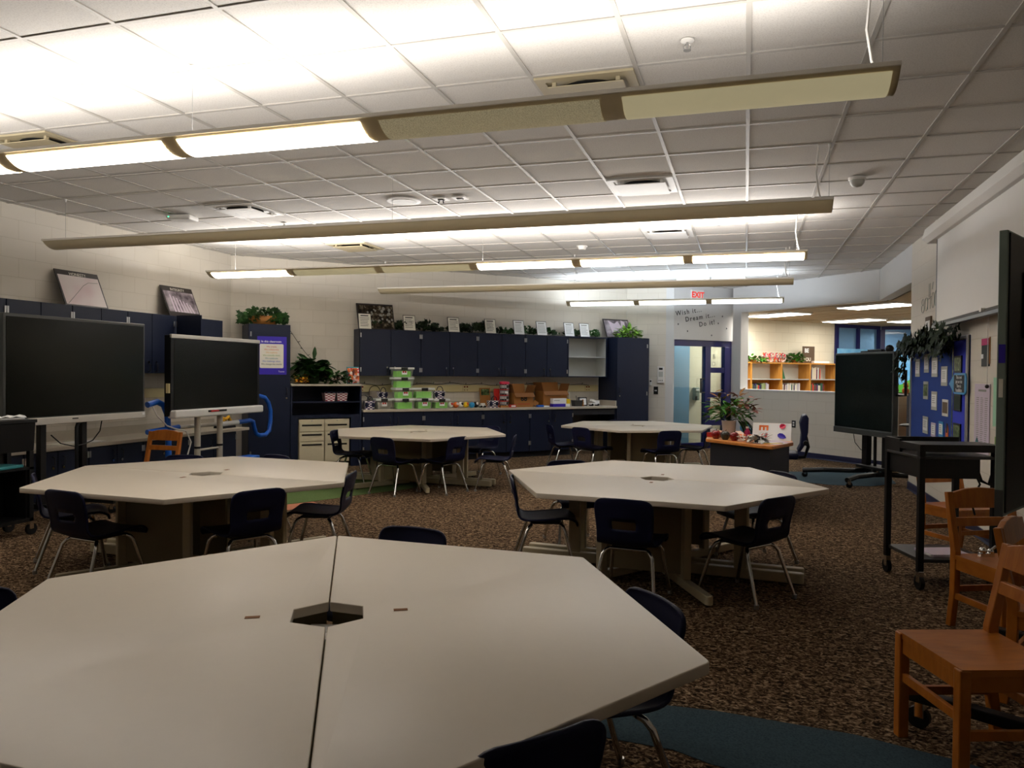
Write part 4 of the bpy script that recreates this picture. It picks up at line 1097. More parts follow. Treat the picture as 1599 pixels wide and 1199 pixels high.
mb = MB().prism([(.18, .03), (.3, .03), (.42, .2), (.34, .36), (.25, .3), (.12, .36)], -.0145, -.0132, 'y').prism([(.36, .05), (.46, .05), (.5, .34), (.42, .38)], -.0145, -.0132, 'y')
mb.build('figure_print', M['paper_l'], p)
def lines(mb, x0, x1, zs, y, h=.006, r=None):
    r = r or rnd
    for z in zs: mb.box(x0, x0 + (x1 - x0) * r.uniform(.7, 1), y, y + .0006, z, z + h)
cards = [(1.9, 'before the dark crowd poster'), (2.66, 'right of the dark crowd poster'), (3.46, 'third from left along the back cabinets'), (4.16, 'fourth from left along the back cabinets'),
         (4.73, 'fifth from left along the back cabinets'), (5.2, 'sixth from left, above the fourth cabinet'), (5.79, 'seventh from left, over the open cabinet'), (6.13, 'last of the row, nearest the dancers poster')]
for k, (t_, lab) in enumerate(cards):
    p = thing('framed_card', 'white framed quote card ' + lab, 'card', at('back', t_, .22, 2.151), rot('back'), 'framed quote cards over the back cabinets', -.24)
    MB().box(0, .215, -.008, 0, 0, .265).build('frame', M['frame_dark'], p)
    MB().box(.008, .207, -.0095, -.0075, .006, .255).build('card_sheet', M['paper' if k < 4 else 'paper_w'], p)
    mb = MB(); mb.box(.04, .17, -.0102, -.0096, .215, .232)
    lines(mb, .03, .19, [.185 - .027 * i for i in range(6)], -.0102, .007, random.Random(k))
    mb.build('print', M['ink' if k < 4 else 'ink_soft'], p)

# ivy garlands
def garland(fr, t0_, t1_, off, z, n, spread, label, m, seed, L=.06, hgt=.1, breaks=()):
    g = thing('ivy_garland', label, 'garland', at(fr, t0_, off, z), rot(fr))
    r = random.Random(seed); mb = MB(); st = MB()
    Ln = t1_ - t0_
    st.tube([(Ln * i / 20, .02 * math.sin(i * 1.7), .012 + .01 * math.sin(i * 2.3) + .01) for i in range(21)], .004, 5)
    for i in range(n):
        x = r.uniform(0, Ln)
        k = .55 + .45 * math.sin(x * 9 + seed) * math.sin(x * 3.7)
        if k < .18: continue
        p = Vector((x, r.uniform(-spread, spread), .03 + hgt * k * r.random()))
        a = r.uniform(0, 2 * PI)
        mb.leaf(p, (math.cos(a), math.sin(a) * .6, r.uniform(-.2, 1)), (r.uniform(-.6, .6), -1, r.uniform(0, .8)), L * r.uniform(.7, 1.3), L * r.uniform(.7, 1.2), 'ivy')
    st.build('stem', M['ivy_dark'], g); mb.build('leaves', M[m], g)
    return g
garland('back', 2.1, 4.5, .12, 2.152, 420, .06, 'dark ivy garland along the left half of the back cabinets', 'ivy_dark', 2, .075, .17)
garland('back', 4.5, 6.65, .12, 2.152, 260, .06, 'ivy garland along the right half of the back cabinets', 'ivy', 3, .07, .13)
t = thing('trailing_plant', 'bright lime green trailing plant on the tall cabinet at right', 'plant', at('back', 7.12, .35, 2.152), rot('back'))
mb = MB(); spray(mb, (0, 0, .0), 150, .24, .2, .1, .06, 'oval', 21, None, .01); mb.build('leaves', M['leaf_lime'], t)
mb = MB(); mb.leaf((0, -.02, .12), (.25, 0, 1), (0, -1, .2), .2, .1, 'oval'); mb.leaf((-.08, -.02, .1), (-.2, 0, 1), (0, -1, .2), .16, .08, 'oval'); mb.leaf((.1, -.02, .06), (.9, 0, .4), (0, -1, .2), .18, .08, 'oval')
mb.build('tall_leaves', M['leaf_lime'], t); MB().lathe([(.08, 0), (.1, .01), (.11, .07), (.09, .07)], n=16).build('pot', M['frame_dark'], t)
t = thing('ivy_basket', 'wicker basket overflowing with dark ivy on the left corner cabinet', 'plant', at('back', .4, .32, 2.151), rot('back'))
MB().lathe([(.17, 0), (.19, .01), (.21, .12), (.2, .13), (.17, .02)], n=20).build('basket', M['terracotta'], t, smooth=60)
mb = MB(); r_ = random.Random(8)
for i in range(330):
    a = r_.uniform(0, 2 * PI); rad = .33 * math.sqrt(r_.random()); zz = .07 + .2 * r_.random() * (1 - .5 * (rad / .33) ** 2)
    if rad > .22: zz = r_.uniform(.02, .17)
    mb.leaf((rad * math.cos(a), rad * .75 * math.sin(a), zz), (math.cos(a), math.sin(a), r_.uniform(-.4, .8)), (r_.uniform(-.5, .5), -1, .5), .075, .07, 'ivy')
mb.build('leaves', M['ivy'], t)
# violet poster on the tall corner cabinet
t = thing('classroom_poster', 'violet poster reading In this classroom on the tall corner cabinet', 'poster', at('back', .27, .6025, 1.41), rot('back'))
MB().box(0, .42, -.0035, -.0005, 0, .56).build('sheet', M['purple'], t)
MB().prism(rounded([(.035, .095), (.375, .095), (.375, .45), (.035, .45)], (0, 1, 2, 3), .02), -.0048, -.0036, 'y').build('panel', M['paper'], t)
txt('lettering', 'In this classroom', M['paper_w'], t, (.2, -.0044, .485), .042, ext=.0004, offset=.0008)
for k, (s_, c_) in enumerate((('We create.', 'red'), ('We collaborate.', 'orange'), ('We explore.', 'yellow'), ('We critically think.', 'leaf_lime'), ('We celebrate.', 'teal'), ('We challenge ideas.', 'blue'), ('We change the world.', 'ink'))):
    txt('lettering', s_, M[c_], t, (.205, -.0056, .41 - .043 * k), .033, ext=.0004)
txt('lettering', 'Teams', M['paper_w'], t, (.345, -.0044, .045), .034, ext=.0004)

# items on the shelf unit
ZT = 1.2705
t = thing('leafy_plant', 'large dark green leafy plant on the shelf unit', 'plant', at('back', 1.13, .36, ZT), rot('back'))
MB().lathe([(.09, 0), (.12, .12), (.13, .16), (.1, .15)], n=18).build('pot', M['ivy_dark'], t, smooth=50)
mb = MB(); spray(mb, (0, 0, .05), 95, .19, .36, .2, .17, 'oval', 31)
mb.leaf((.02, 0, .36), (.12, 0, 1), (0, -1, 0), .22, .07, 'long'); mb.leaf((-.05, 0, .36), (-.8, 0, .5), (0, -1, 0), .2, .06, 'long'); mb.leaf((.1, 0, .3), (1, 0, -.5), (0, -.5, 1), .26, .14, 'oval'); mb.leaf((-.1, 0, .25), (-1, 0, .1), (0, -.6, 1), .22, .14, 'oval')
mb.build('leaves', M['ivy'], t)
t = thing('yellow_flowers', 'yellow and orange artificial flowers at the left end of the shelf unit', 'flowers', at('back', .92, .52, ZT), rot('back'))
mb = MB(); spray(mb, (0, 0, .01), 40, .09, .14, .05, .03, 'oval', 41); mb.build('petals', M['yellow'], t)
mb = MB(); spray(mb, (0, 0, .0), 24, .08, .12, .05, .03, 'oval', 42); mb.build('orange_petals', M['orange'], t)
mb = MB(); spray(mb, (-.03, 0, .0), 26, .12, .15, .09, .04, 'oval', 43); mb.build('leaves', M['ivy'], t)
t = thing('low_foliage', 'low green foliage with pink blooms right of the leafy plant', 'plant', at('back', 1.48, .45, ZT), rot('back'))
mb = MB(); spray(mb, (0, 0, .0), 110, .22, .2, .1, .06, 'oval', 51, None, 1e-3); mb.build('leaves', M['ivy'], t)
mb = MB(); spray(mb, (-.02, -.05, .03), 12, .14, .12, .05, .04, 'oval', 52); mb.build('blooms', M['leaf_pink'], t)
t = thing('picture_book', 'open picture book with flower cover standing on the shelf unit', 'book', at('back', 1.66, .4, ZT), rot('back'), None, -.12)
MB().box(0, .2, -.012, 0, 0, .27).build('cover', M['teal'], t, bevel=.002)
MB().box(.012, .2, -.0135, -.0115, .01, .25).build('cover_picture', M['floral'], t)
for k in range(2):
    t = thing('patterned_bin', ('left' if k == 0 else 'right') + ' zigzag patterned bin on the dark shelf', 'bin', at('back', 1.38 + .19 * k, .38, 1.0055), rot('back'), 'zigzag bins in the navy shelf')
    MB().prism([(-.07, 0), (.07, 0), (.088, .13), (-.088, .13)], -.09, .09, 'y').build('bin_body', M['chev_pink'], t)
    MB().box(-.09, .09, -.095, .095, .125, .145).build('rim', M['navy_plastic'], t)
# hanging light strings
t = thing('light_string', 'dark string of small bulbs hanging from the corner cabinet', 'light string', at('back', .77, .3, 2.13), rot('back'))
pts = [(.0, 0, 0), (.07, .0, -.1), (.15, 0, -.22), (.22, 0, -.32), (.3, 0, -.42), (.36, .0, -.47)]
MB().tube(pts, .004, 5).build('wire', M['ink'], t)
mb = MB()
for k, (x, y, z) in enumerate(pts[1:]): mb.cyl((x, y, z), (x + (.035 if k % 2 else -.03), y, z + .012), .005, n=6)
mb.build('bulbs', M['ink'], t)
t = thing('light_string', 'dark string of small bulbs along the raceway over the back counter', 'light string', at('back', 1.9, .042, 1.265), rot('back'))
n = 60
pts = [(4.55 * i / n, 0, .012 * math.sin(i * .9) - .012 * math.sin(i * .23)) for i in range(n + 1)]
MB().tube(pts, .005, 5).build('wire', M['ink'], t)
mb = MB()
for i in range(2, n, 4): mb.cyl(pts[i], (pts[i][0] + .01, 0, pts[i][2] + (.03 if i % 8 else -.03)), .005, n=6)
mb.build('bulbs', M['ink'], t)

# ------------------------------------------------------------------ things on the back counter
CT = .8705
def tub(t_, off, z, w, h, label, fill=True, sticker=True, fm='green_tub'):
    b = thing('clear_tub', label, 'storage tub', at('back', t_, off, z), rot('back'), 'clear tubs on the back counter')
    dp_ = .22
    mb = MB()
    bot = [(-w / 2 + .02, -dp_ / 2 + .02), (w / 2 - .02, -dp_ / 2 + .02), (w / 2 - .02, dp_ / 2 - .02), (-w / 2 + .02, dp_ / 2 - .02)]
    top = [(-w / 2, -dp_ / 2), (w / 2, -dp_ / 2), (w / 2, dp_ / 2), (-w / 2, dp_ / 2)]
    vs = [(x, y, 0) for x, y in bot] + [(x, y, h - .03) for x, y in top]
    mb.add(vs, [(3, 2, 1, 0)] + [(i, (i + 1) % 4, 4 + (i + 1) % 4, 4 + i) for i in range(4)])
    mb.build('tub_body', M['clear'], b)
    MB().box(-w / 2 - .015, w / 2 + .015, -dp_ / 2 - .012, dp_ / 2 + .012, h - .032, h - .001).build('lid', M['clear_lid'], b, bevel=.006)
    MB().box(-.055, .055, -dp_ / 2 - .02, -dp_ / 2 - .008, h - .05, h - .002).build('clip', M['tub_black'], b, bevel=.003)
    if fill:
        f = MB().box(-w / 2 + .035, w / 2 - .035, -dp_ / 2 + .03, dp_ / 2 - .03, .006, h * .62)
        for k in range(4): f.box(-.08 + .05 * k, -.05 + .05 * k, -dp_ / 2 + .025, -dp_ / 2 + .03, .02, h * .7, Matrix.Rotation(.3 * (k - 1.5) * .3, 4, 'Y'))
        f.build('contents', M[fm], b)
    if sticker:
        MB().box(-.045, .045, -dp_ / 2 - .012, -dp_ / 2 - .01, h * .28, h * .62).build('label_patch', M['paper_w'], b)
        MB().ball((-.018, -dp_ / 2 - .012, h * .55), .016, 8).ball((.018, -dp_ / 2 - .012, h * .55), .016, 8).build('red_bow', M['red'], b)
tub(2.56, .49, CT, .31, .17, 'bottom clear tub of green pieces in the four-high stack', True, False)
tub(2.56, .49, CT + .17, .31, .17, 'second clear tub from the bottom in the four-high stack')
tub(2.54, .49, CT + .34, .31, .17, 'third clear tub from the bottom in the four-high stack', True, False)
tub(2.53, .51, CT + .51, .31, .16, 'top clear tub of the four-high stack')
tub(2.9, .47, CT, .27, .17, 'clear tub with red bow right of the four-high stack')
tub(2.9, .46, CT + .17, .33, .17, 'wide clear tub of green pieces atop the two-high stack', True, False)
tub(3.2, .47, CT, .26, .16, 'clear tub of green pieces under the patterned bag')
tub(2.23, .42, CT, .25, .17, 'clear tub with grey contents left of the tall stack', True, True, 'grey_pail')
def bag(t_, off, z, w, h, label, m='chev'):
    b = thing('patterned_bag', label, 'bag', at('back', t_, off, z), rot('back'), 'zigzag gift pails on the back counter')
    MB().prism([(-w * .4, 0), (w * .4, 0), (w / 2, h), (-w / 2, h)], -.05, .05, 'y').build('bag_body', M[m], b)
    hd = [(w * .28 * math.cos(a), -.05, h + .075 * math.sin(a)) for a in [PI * i / 10 for i in range(11)]]
    MB().tube(hd, .006, 6).build('handle', M['navy_plastic'], b)
    MB().ball((-w * .3, -.06, h * .55), .03, 8, (1, 1, 1.3)).ball((w * .3, -.06, h * .55), .03, 8, (1, 1, 1.3)).build('pompoms', M['navy_plastic'], b, smooth=True)
bag(3.19, .46, CT + .16, .2, .13, 'patterned bag with red bow on the last tub of the row')
bag(1.99, .5, CT, .17, .13, 'patterned bag with navy pompoms at the left end of the counter')
bag(2.24, .4, CT + .171, .15, .1, 'patterned bag with handle atop the tub of grey contents')
bag(4.2, .45, CT, .19, .12, 'violet patterned bag right of the small balls')
def pail(t_, off, z, label):
    b = thing('grey_pail', label, 'pail', at('back', t_, off, z), rot('back'), 'grey pails on the back counter')
    MB().lathe([(.07, 0), (.085, .005), (.095, .13), (.09, .135), (.085, .12), (.001, .1)], n=18).build('pail_body', M['grey_pail'], b, smooth=50)
    MB().tube([(.09 * math.cos(a), 0, .13 + .09 * math.sin(a)) for a in [PI * i / 10 for i in range(11)]], .006, 6).build('handle', M['black_plastic'], b)
pail(1.96, .3, CT, 'grey pail in the left corner of the back counter')
pail(2.2, .13, CT + .0, 'grey pail behind the patterned bag at the counter left')
pail(2.2, .13, CT + .146, 'upper grey pail standing on another pail')
for k in range(6):
    cols = ['white_g', 'orange', 'white_g', 'yellow_p', 'skyblue', 'black_plastic']
    labs = ['white spotted toy ball leftmost in the row beside the tubs', 'orange toy ball in the row beside the tubs', 'white toy ball between orange and yellow ones', 'yellow toy ball in the row on the back counter', 'sky blue toy ball before the yellow one', 'black toy ball at the right of the ball row']
    b = thing('toy_ball', labs[k], 'ball', at('back', (3.43, 3.53, 3.63, 3.72, 3.78, 3.9)[k], (.4, .4, .38, .4, .5, .4)[k], CT), rot('back'), 'toy balls on the back counter')
    MB().ball((0, 0, .05), .05, 14).build('ball', M[cols[k]], b, smooth=True)
    MB().ball((.012, -.03, .065), .026, 10).build('spot', M[['red', 'paper_w', 'black_plastic', 'orange', 'skyblue', 'white_g'][k]], b, smooth=True)
b = thing('toy_car', 'small black and white toy car right of the toy balls', 'toy', at('back', 4.03, .4, CT), rot('back'))
MB().box(-.06, .06, -.03, .03, .015, .045).box(-.03, .04, -.028, .028, .045, .075).build('car_body', M['white_g'], b, bevel=.008)
mb = MB()
for x in (-.035, .035): mb.cyl((x, -.035, .018), (x, .035, .018), .018, n=10)
mb.build('wheels', M['black_plastic'], b)
b = thing('red_book', 'upright red book behind the argyle tin', 'book', at('back', 4.29, .3, CT), rot('back'))
MB().box(0, .12, -.03, 0, 0, .32).build('cover', M['red'], b, bevel=.002)
MB().box(.004, .122, -.026, -.004, .006, .314).build('pages', M['paper'], b)
b = thing('cork_board', 'tan patterned board leaning behind the violet bag', 'board', at('back', 4.12, .12, CT), rot('back'), None, -.1)
MB().box(0, .2, -.012, 0, 0, .33).build('panel', M['cardboard'], b)
MB().box(.02, .18, -.0135, -.0115, .2, .31).build('green_print', M['photo_gr'], b)
b = thing('argyle_tin', 'tall black and white argyle tin with red bands and pink lid', 'tin', at('back', 4.45, .4, CT), rot('back'))
tl = Matrix.Rotation(.0, 4, 'Y')
MB().lathe([(.085, 0), (.085, .4)], n=28).build('tin_body', M['argyle'], b, smooth=True)
for z in (.1, .2, .3): MB().lathe([(.0865, z), (.0865, z + .016)], n=28).build('band', M['red'], b, smooth=True)
MB().lathe([(.09, .4), (.09, .43), (.08, .445), (.001, .447)], n=28).build('lid', M['pink'], b, smooth=50)
MB().box(-.03, .03, -.092, -.085, .24, .28).build('white_tag', M['paper_w'], b)
def carton(t_, off, w, dp_, h, label, flap):
    b = thing('cardboard_box', label, 'box', at('back', t_, off, CT), rot('back'), 'open cardboard boxes on the back counter')
    x = w / 2; y = dp_ / 2; k = .004
    MB().box(-x, x, -y, -y + k, 0, h).box(-x, x, y - k, y, 0, h).box(-x, -x + k, -y, y, 0, h).box(x - k, x, -y, y, 0, h).box(-x, x, -y, y, 0, k).build('box_body', M['cardboard'], b)
    MB().box(-x, x, 0, k, 0, flap, Matrix.Translation((0, y, h)) @ Matrix.Rotation(-.25, 4, 'X')).build('flap', M['cardboard'], b)
    MB().box(0, k, -y, y, 0, flap, Matrix.Translation((-x, 0, h)) @ Matrix.Rotation(-.3, 4, 'Y')).build('flap', M['cardboard_d'], b)
    MB().box(0, k, -y, y, 0, flap * .9, Matrix.Translation((x - k, 0, h)) @ Matrix.Rotation(.35, 4, 'Y')).build('flap', M['cardboard_d'], b)
    MB().box(-x, x, -k, 0, 0, flap * .6, Matrix.Translation((0, -y, h)) @ Matrix.Rotation(2.4, 4, 'X')).build('flap', M['cardboard_d'], b)
    return b
b = carton(4.78, .36, .38, .3, .25, 'open cardboard box marked 68 on the back counter', .16)
txt('lettering', '68', M['ink'], b, (-.0, -.152, .15), .13, offset=.004)
MB().box(-.12, .12, -.1512, -.1502, .05, .06).build('printed_line', M['red'], b)
b = carton(5.46, .3, .5, .3, .28, 'larger open cardboard box right of the one marked 68', .16)
MB().box(-.17, .12, -.1512, -.1502, .2, .212).build('printed_line', M['ink'], b)
b = thing('red_packet', 'small red and white packet in front of the argyle tin', 'packet', at('back', 4.53, .54, CT), rot('back'))
MB().box(-.07, .07, -.03, .03, 0, .05).build('packet_body', M['red'], b, bevel=.003)
MB().box(-.03, .055, -.0315, -.03, .012, .036).build('white_print', M['paper_w'], b)
b = thing('wooden_tray', 'low tan tray left of the red packet', 'tray', at('back', 4.37, .54, CT), rot('back'))
MB().box(-.08, .08, -.04, .04, 0, .035).build('tray_body', M['cardboard'], b, bevel=.003)
b = thing('white_carton', 'white and violet product carton before the larger cardboard box', 'box', at('back', 5.48, .52, CT), rot('back'))
MB().box(-.14, .14, -.05, .05, .055, .15).build('upper_box', M['paper_w'], b, bevel=.002)
MB().box(-.14, .12, -.055, .055, 0, .055).build('lower_box', M['purple'], b, bevel=.002)
MB().box(.142, .22, -.05, .05, .055, .14).build('yellow_block', M['yellow_p'], b, bevel=.002)
MB().box(.12, .22, -.05, .04, 0, .055).build('white_block', M['paper_w'], b, bevel=.01)
MB().box(-.12, .0, -.0512, -.0502, .11, .118).build('printed_line', M['ink_soft'], b)
b = thing('blue_clutter', 'blue and white small packets between the two cardboard boxes', 'packets', at('back', 5.12, .52, CT), rot('back'))
MB().box(-.08, .04, -.04, .04, 0, .035).build('blue_packet', M['blue'], b, bevel=.004)
MB().box(.03, .16, -.05, .03, 0, .022, Matrix.Rotation(.2, 4, 'Z')).build('white_packet', M['paper_w'], b, bevel=.003)
MB().box(-.05, .05, -.012, .012, 0, .09, Matrix.Translation((-.1, .06, .02)) @ Matrix.Rotation(.5, 4, 'Y')).build('carton_tab', M['cardboard'], b)
b = thing('dark_basket', 'dark basket with small items near the counter end', 'basket', at('back', 5.92, .45, CT), rot('back'))
MB().prism([(-.07, 0), (.07, 0), (.09, .11), (-.09, .11)], -.06, .06, 'y').build('basket_body', M['grey_shelf'], b)
MB().cyl((.03, -.03, .1), (.04, -.03, .17), .008, n=8).cyl((.0, .0, .1), (-.02, .0, .19), .006, n=8).build('pens', M['ink'], b)
b = thing('display_board', 'thin white board leaning by the larger cardboard box', 'board', at('back', 5.77, .3, CT), rot('back'))
MB().box(0, .012, -.12, .12, 0, .26).build('panel', M['paper_w'], b)
b = thing('framed_photo', 'black framed white picture near the counter end', 'picture', at('back', 6.0, .36, CT), rot('back'), None, -.12)
MB().box(0, .2, -.012, 0, 0, .16).build('frame', M['black_plastic'], b, bevel=.002)
MB().box(.02, .18, -.0135, -.0115, .02, .14).build('picture', M['paper_w'], b)
b = thing('figurine', 'small brown figurine before the black picture frame', 'figurine', at('back', 6.05, .45, CT), rot('back'))
MB().lathe([(.03, 0), (.032, .01), (.016, .03), (.02, .07), (.012, .09), (.018, .11), (.001, .13)], n=14).build('figure', M['terracotta'], b, smooth=50)
b = thing('toy_truck', 'white toy truck at the counter end', 'toy', at('back', 6.33, .4, CT), rot('back'))
MB().box(-.1, .04, -.04, .04, .025, .055).box(.04, .1, -.04, .04, .025, .1).build('truck_body', M['white_g'], b, bevel=.006)
MB().box(-.1, .03, -.035, .035, .06, .1, Matrix.Rotation(.35, 4, 'Y')).build('bed', M['white_g'], b)
mb = MB()
for x in (-.06, .07): mb.cyl((x, -.045, .022), (x, .045, .022), .022, n=10)
mb.build('wheels', M['black_plastic'], b)
b = thing('ribbon_sprig', 'dark ribbon sprig hanging on the raceway near the counter end', 'ribbon', at('back', 5.88, .07, 1.0), rot('back'))
MB().tube([(-.03, 0, .25), (.05, -.01, .26), (.07, -.015, .2), (.03, -.01, .1), (.05, 0, .0)], .012, 6, None, [.006, .02, .014, .02, .006]).build('ribbon', M['redapple'], b)
# things on the left counter
b = thing('yellow_caddy', 'yellow toy caddy on the left counter behind the white framed display', 'caddy', at('left', 9.18, .4, .651), rot('left'))
MB().prism([(-.14, 0), (.14, 0), (.12, .07), (-.12, .07)], -.08, .08, 'y').build('caddy_body', M['black_plastic'], b)
MB().tube([(-.12, 0, .07), (-.06, 0, .14), (.02, 0, .12), (.08, 0, .15), (.12, 0, .09)], .025, 8).box(-.12, -.03, -.03, .03, .07, .12).build('yellow_parts', M['yellow'], b)
b = thing('paper_sheets', 'loose white sheets lying on the low left counter', 'papers', at('left', 6.6, .35, .651), rot('left'))
MB().box(-.25, .1, -.15, .1, 0, .003, Matrix.Rotation(.1, 4, 'Z')).build('sheet', M['paper'], b)
MB().box(0, .35, -.16, .08, .003, .006, Matrix.Rotation(-.08, 4, 'Z')).build('sheet', M['paper_w'], b)

# ------------------------------------------------------------------ corner wall devices, lettering, exit
p = thing('wall_intercom', 'white wall intercom panel left of the door', 'intercom', at('corner', .61, 0, 1.3), 0)
MB().box(0, .13, -.03, -.001, 0, .32).build('panel', M['white'], p, bevel=.006)
MB().box(.03, .1, -.033, -.03, .255, .295).build('display_window', M['black_plastic'], p)
MB().box(.025, .105, -.033, -.03, .12, .22).build('speaker_grille', M['cab_in'], p)
for k in range(3): MB().cyl((.035 + .03 * k, -.03, .05), (.035 + .03 * k, -.036, .05), .009, n=8).build('button', M['black_plastic'], p)
p = thing('switch_plate', 'black light switch plate below the wall intercom', 'switch', at('corner', .54, 0, 1.08), 0)
MB().box(0, .085, -.012, -.001, 0, .15).build('plate', M['black_plastic'], p, bevel=.003)
for k in range(2): MB().box(.022 + .025 * k, .036 + .025 * k, -.018, -.012, .06, .085).build('toggle', M['white'], p)
p = thing('thermostat', 'small white thermostat beside the tall cabinet', 'thermostat', at('corner', .46, 0, 1.25), 0)
MB().box(0, .045, -.03, -.001, 0, .12).build('body', M['white'], p, bevel=.005)
MB().box(.008, .037, -.033, -.03, .07, .1).build('display_window', M['black_plastic'], p)
def wl(name, s, v, z, size, tiltz, label):
    t = thing(name, label, 'wall lettering', at('door', v, .003, z), rot('door'), 'black words above the door')
    o = txt('lettering', s, M['ink'], t, (0, 0, 0), size, (PI / 2, -tiltz, 0), 'LEFT', .001, 0, .001, 1.3)
wl('wall_lettering', 'Wish it...', .04, 2.64, .132, .17, 'words Wish it in black letters above the door')
wl('wall_lettering', 'Dream it...', .28, 2.535, .132, .17, 'words Dream it in black letters above the door')
wl('wall_lettering', 'Do it!', .63, 2.45, .132, .17, 'words Do it in black letters above the door')
for k, (v, z) in enumerate(((.107, 2.444), (.342, 2.316), (.96, 2.254), (1.132, 2.496), (1.24, 2.641), (1.355, 2.402))):
    lab = ['below the word Wish', 'lowest on the left above the door frame', 'right of centre above the door frame', 'right of the words Do it', 'highest, at the upper right of the words', 'farthest right above the door'][k]
    st = MB().prism([(.022 * (1 if i % 2 == 0 else .45) * math.sin(i * PI / 5), .022 * (1 if i % 2 == 0 else .45) * math.cos(i * PI / 5)) for i in range(10)], -.003, -.0008, 'y')
    tag(st.build('wall_star', M['ink'], loc=at('door', v, 0, z), rot=(0, 0, rot('door'))), 'small black star decal ' + lab, 'decal', 'star decals above the door')
p = thing('exit_sign', 'white exit sign with red letters under the ceiling', 'exit sign', at('door', .4, .0, 2.93), rot('door'))
MB().box(0, .31, -.045, -.001, 0, .2).build('sign_case', M['white'], p, bevel=.006)
txt('lettering', 'EXIT', M['exit_red'], p, (.155, -.047, .095), .155, ext=.001, offset=.004)
p = thing('soap_dispenser', 'grey dispenser on the wall seen through the door glass', 'dispenser', at('lib', -1.41, 0, .93), rot('lib'))
MB().box(0, .13, -.1, -.001, .0, .27).build('dispenser_body', M['gun'], p, bevel=.02, seg=3)
MB().box(.02, .11, -.104, -.1, .2, .24).build('window_strip', M['white_g'], p)
MB().box(.0, .05, -.11, -.1, .0, .09).build('lever', M['black_plastic'], p)
p = thing('wall_outlet', 'steel outlet plate low on the wall behind the door', 'outlet', at('lib', -1.13, 0, .4), rot('lib'))
MB().box(0, .07, -.008, -.001, 0, .115).build('plate', M['steel'], p); MB().box(.02, .05, -.01, -.008, .06, .09).build('socket', M['ink'], p)
p = thing('wall_outlet', 'dark outlet plate on the white half wall beside the office chair', 'outlet', at('half', 1.5, 0, .52), rot('half'))
MB().box(0, .085, -.008, -.001, 0, .13).build('plate', M['ink'], p)
for z in (.03, .075): MB().box(.025, .06, -.011, -.008, z, z + .03).build('socket', M['white'], p)

# ------------------------------------------------------------------ right wall
R = 'right'
p = thing('projection_screen', 'large pull-down white projection screen on the right wall', 'projection screen', at(R, -9.45, 0, 0), rot(R))
MB().prism([(-.22, 2.99), (-.17, 2.94), (-.03, 2.94), (-.03, 3.09), (-.19, 3.1)], 0, 3.6, 'x').build('casing', M['white'], p, bevel=.004)
MB().box(-.02, .02, -.06, -.001, 2.98, 3.06).box(3.4, 3.46, -.06, -.001, 2.98, 3.06).build('wall_bracket', M['white'], p)
MB().box(.28, 3.5, -.125, -.122, 2.05, 2.95).build('sheet', M['white'], p)
MB().box(.27, .3, -.127, -.121, 2.05, 2.95).build('border', M['frame_dark'], p)
MB().prism([(-.15, 1.99), (-.1, 1.99), (-.1, 2.055), (-.13, 2.055), (-.15, 2.02)], .2, 3.55, 'x').build('bottom_bar', M['bezel_dark'], p, bevel=.003)
MB().box(2.0, 2.06, -.16, -.1, 2.03, 2.06).build('pull_tab', M['white'], p)
MB().tube([(.1, -.1, 3.09), (.0, -.1, 3.12), (-.02, -.1, 3.15), (.02, -.08, CZ - .001)], .006, 6).build('hanger', M['white'], p)
p = thing('pull_cord', 'thin white pull cord hanging under the projection screen', 'cord', at(R, -7.67, .03, 1.4), rot(R))
MB().cyl((0, 0, 0), (0, 0, .62), .003, n=6).build('cord_line', M['white'], p)
MB().ball((0, 0, -.01), .018, 10).build('knob', M['frame_dark'], p)
p = thing('wall_lettering', 'thin outline letters on the right wall beside the projection screen', 'wall lettering', at(R, -10.5, .001, 2.27), rot(R))
mb = MB()
def ring(cx, cz, a, b, n=16): mb.tube([(cx + a * math.cos(2 * PI * i / n), -.002, cz + b * math.sin(2 * PI * i / n)) for i in range(n + 1)], .0024, 4)
ring(.08, .03, .07, .05); ring(.08, .11, .055, .04); ring(.26, .07, .07, .08)
mb.tube([(.34, -.002, .0), (.34, -.002, .14)], .0024, 4)
mb.tube([(.46, -.002, .0), (.46, -.002, .3)], .0024, 4).tube([(.4, -.002, .14), (.4, -.002, .3)], .0024, 4).tube([(.38, -.002, .12), (.52, -.002, .14)], .003, 4)
ring(.6, .09, .07, .09); mb.tube([(.55, -.002, .22), (.6, -.002, .3)], .0024, 4); ring(.74, .1, .05, .09)
mb.build('lettering', M['gun'], p)
p = thing('framed_notice', 'small brown framed white notice beside the projection screen', 'notice', at(R, -10.2, 0, 1.94), rot(R))
MB().box(0, .27, -.02, -.001, 0, .24).build('frame', M['brown_sign'], p, bevel=.003)
MB().box(.03, .24, -.022, -.02, .055, .19).build('sheet', M['paper_w'], p)
mb = MB(); lines(mb, .06, .2, [.16 - .025 * i for i in range(4)], -.0227); mb.build('print', M['ink_soft'], p)
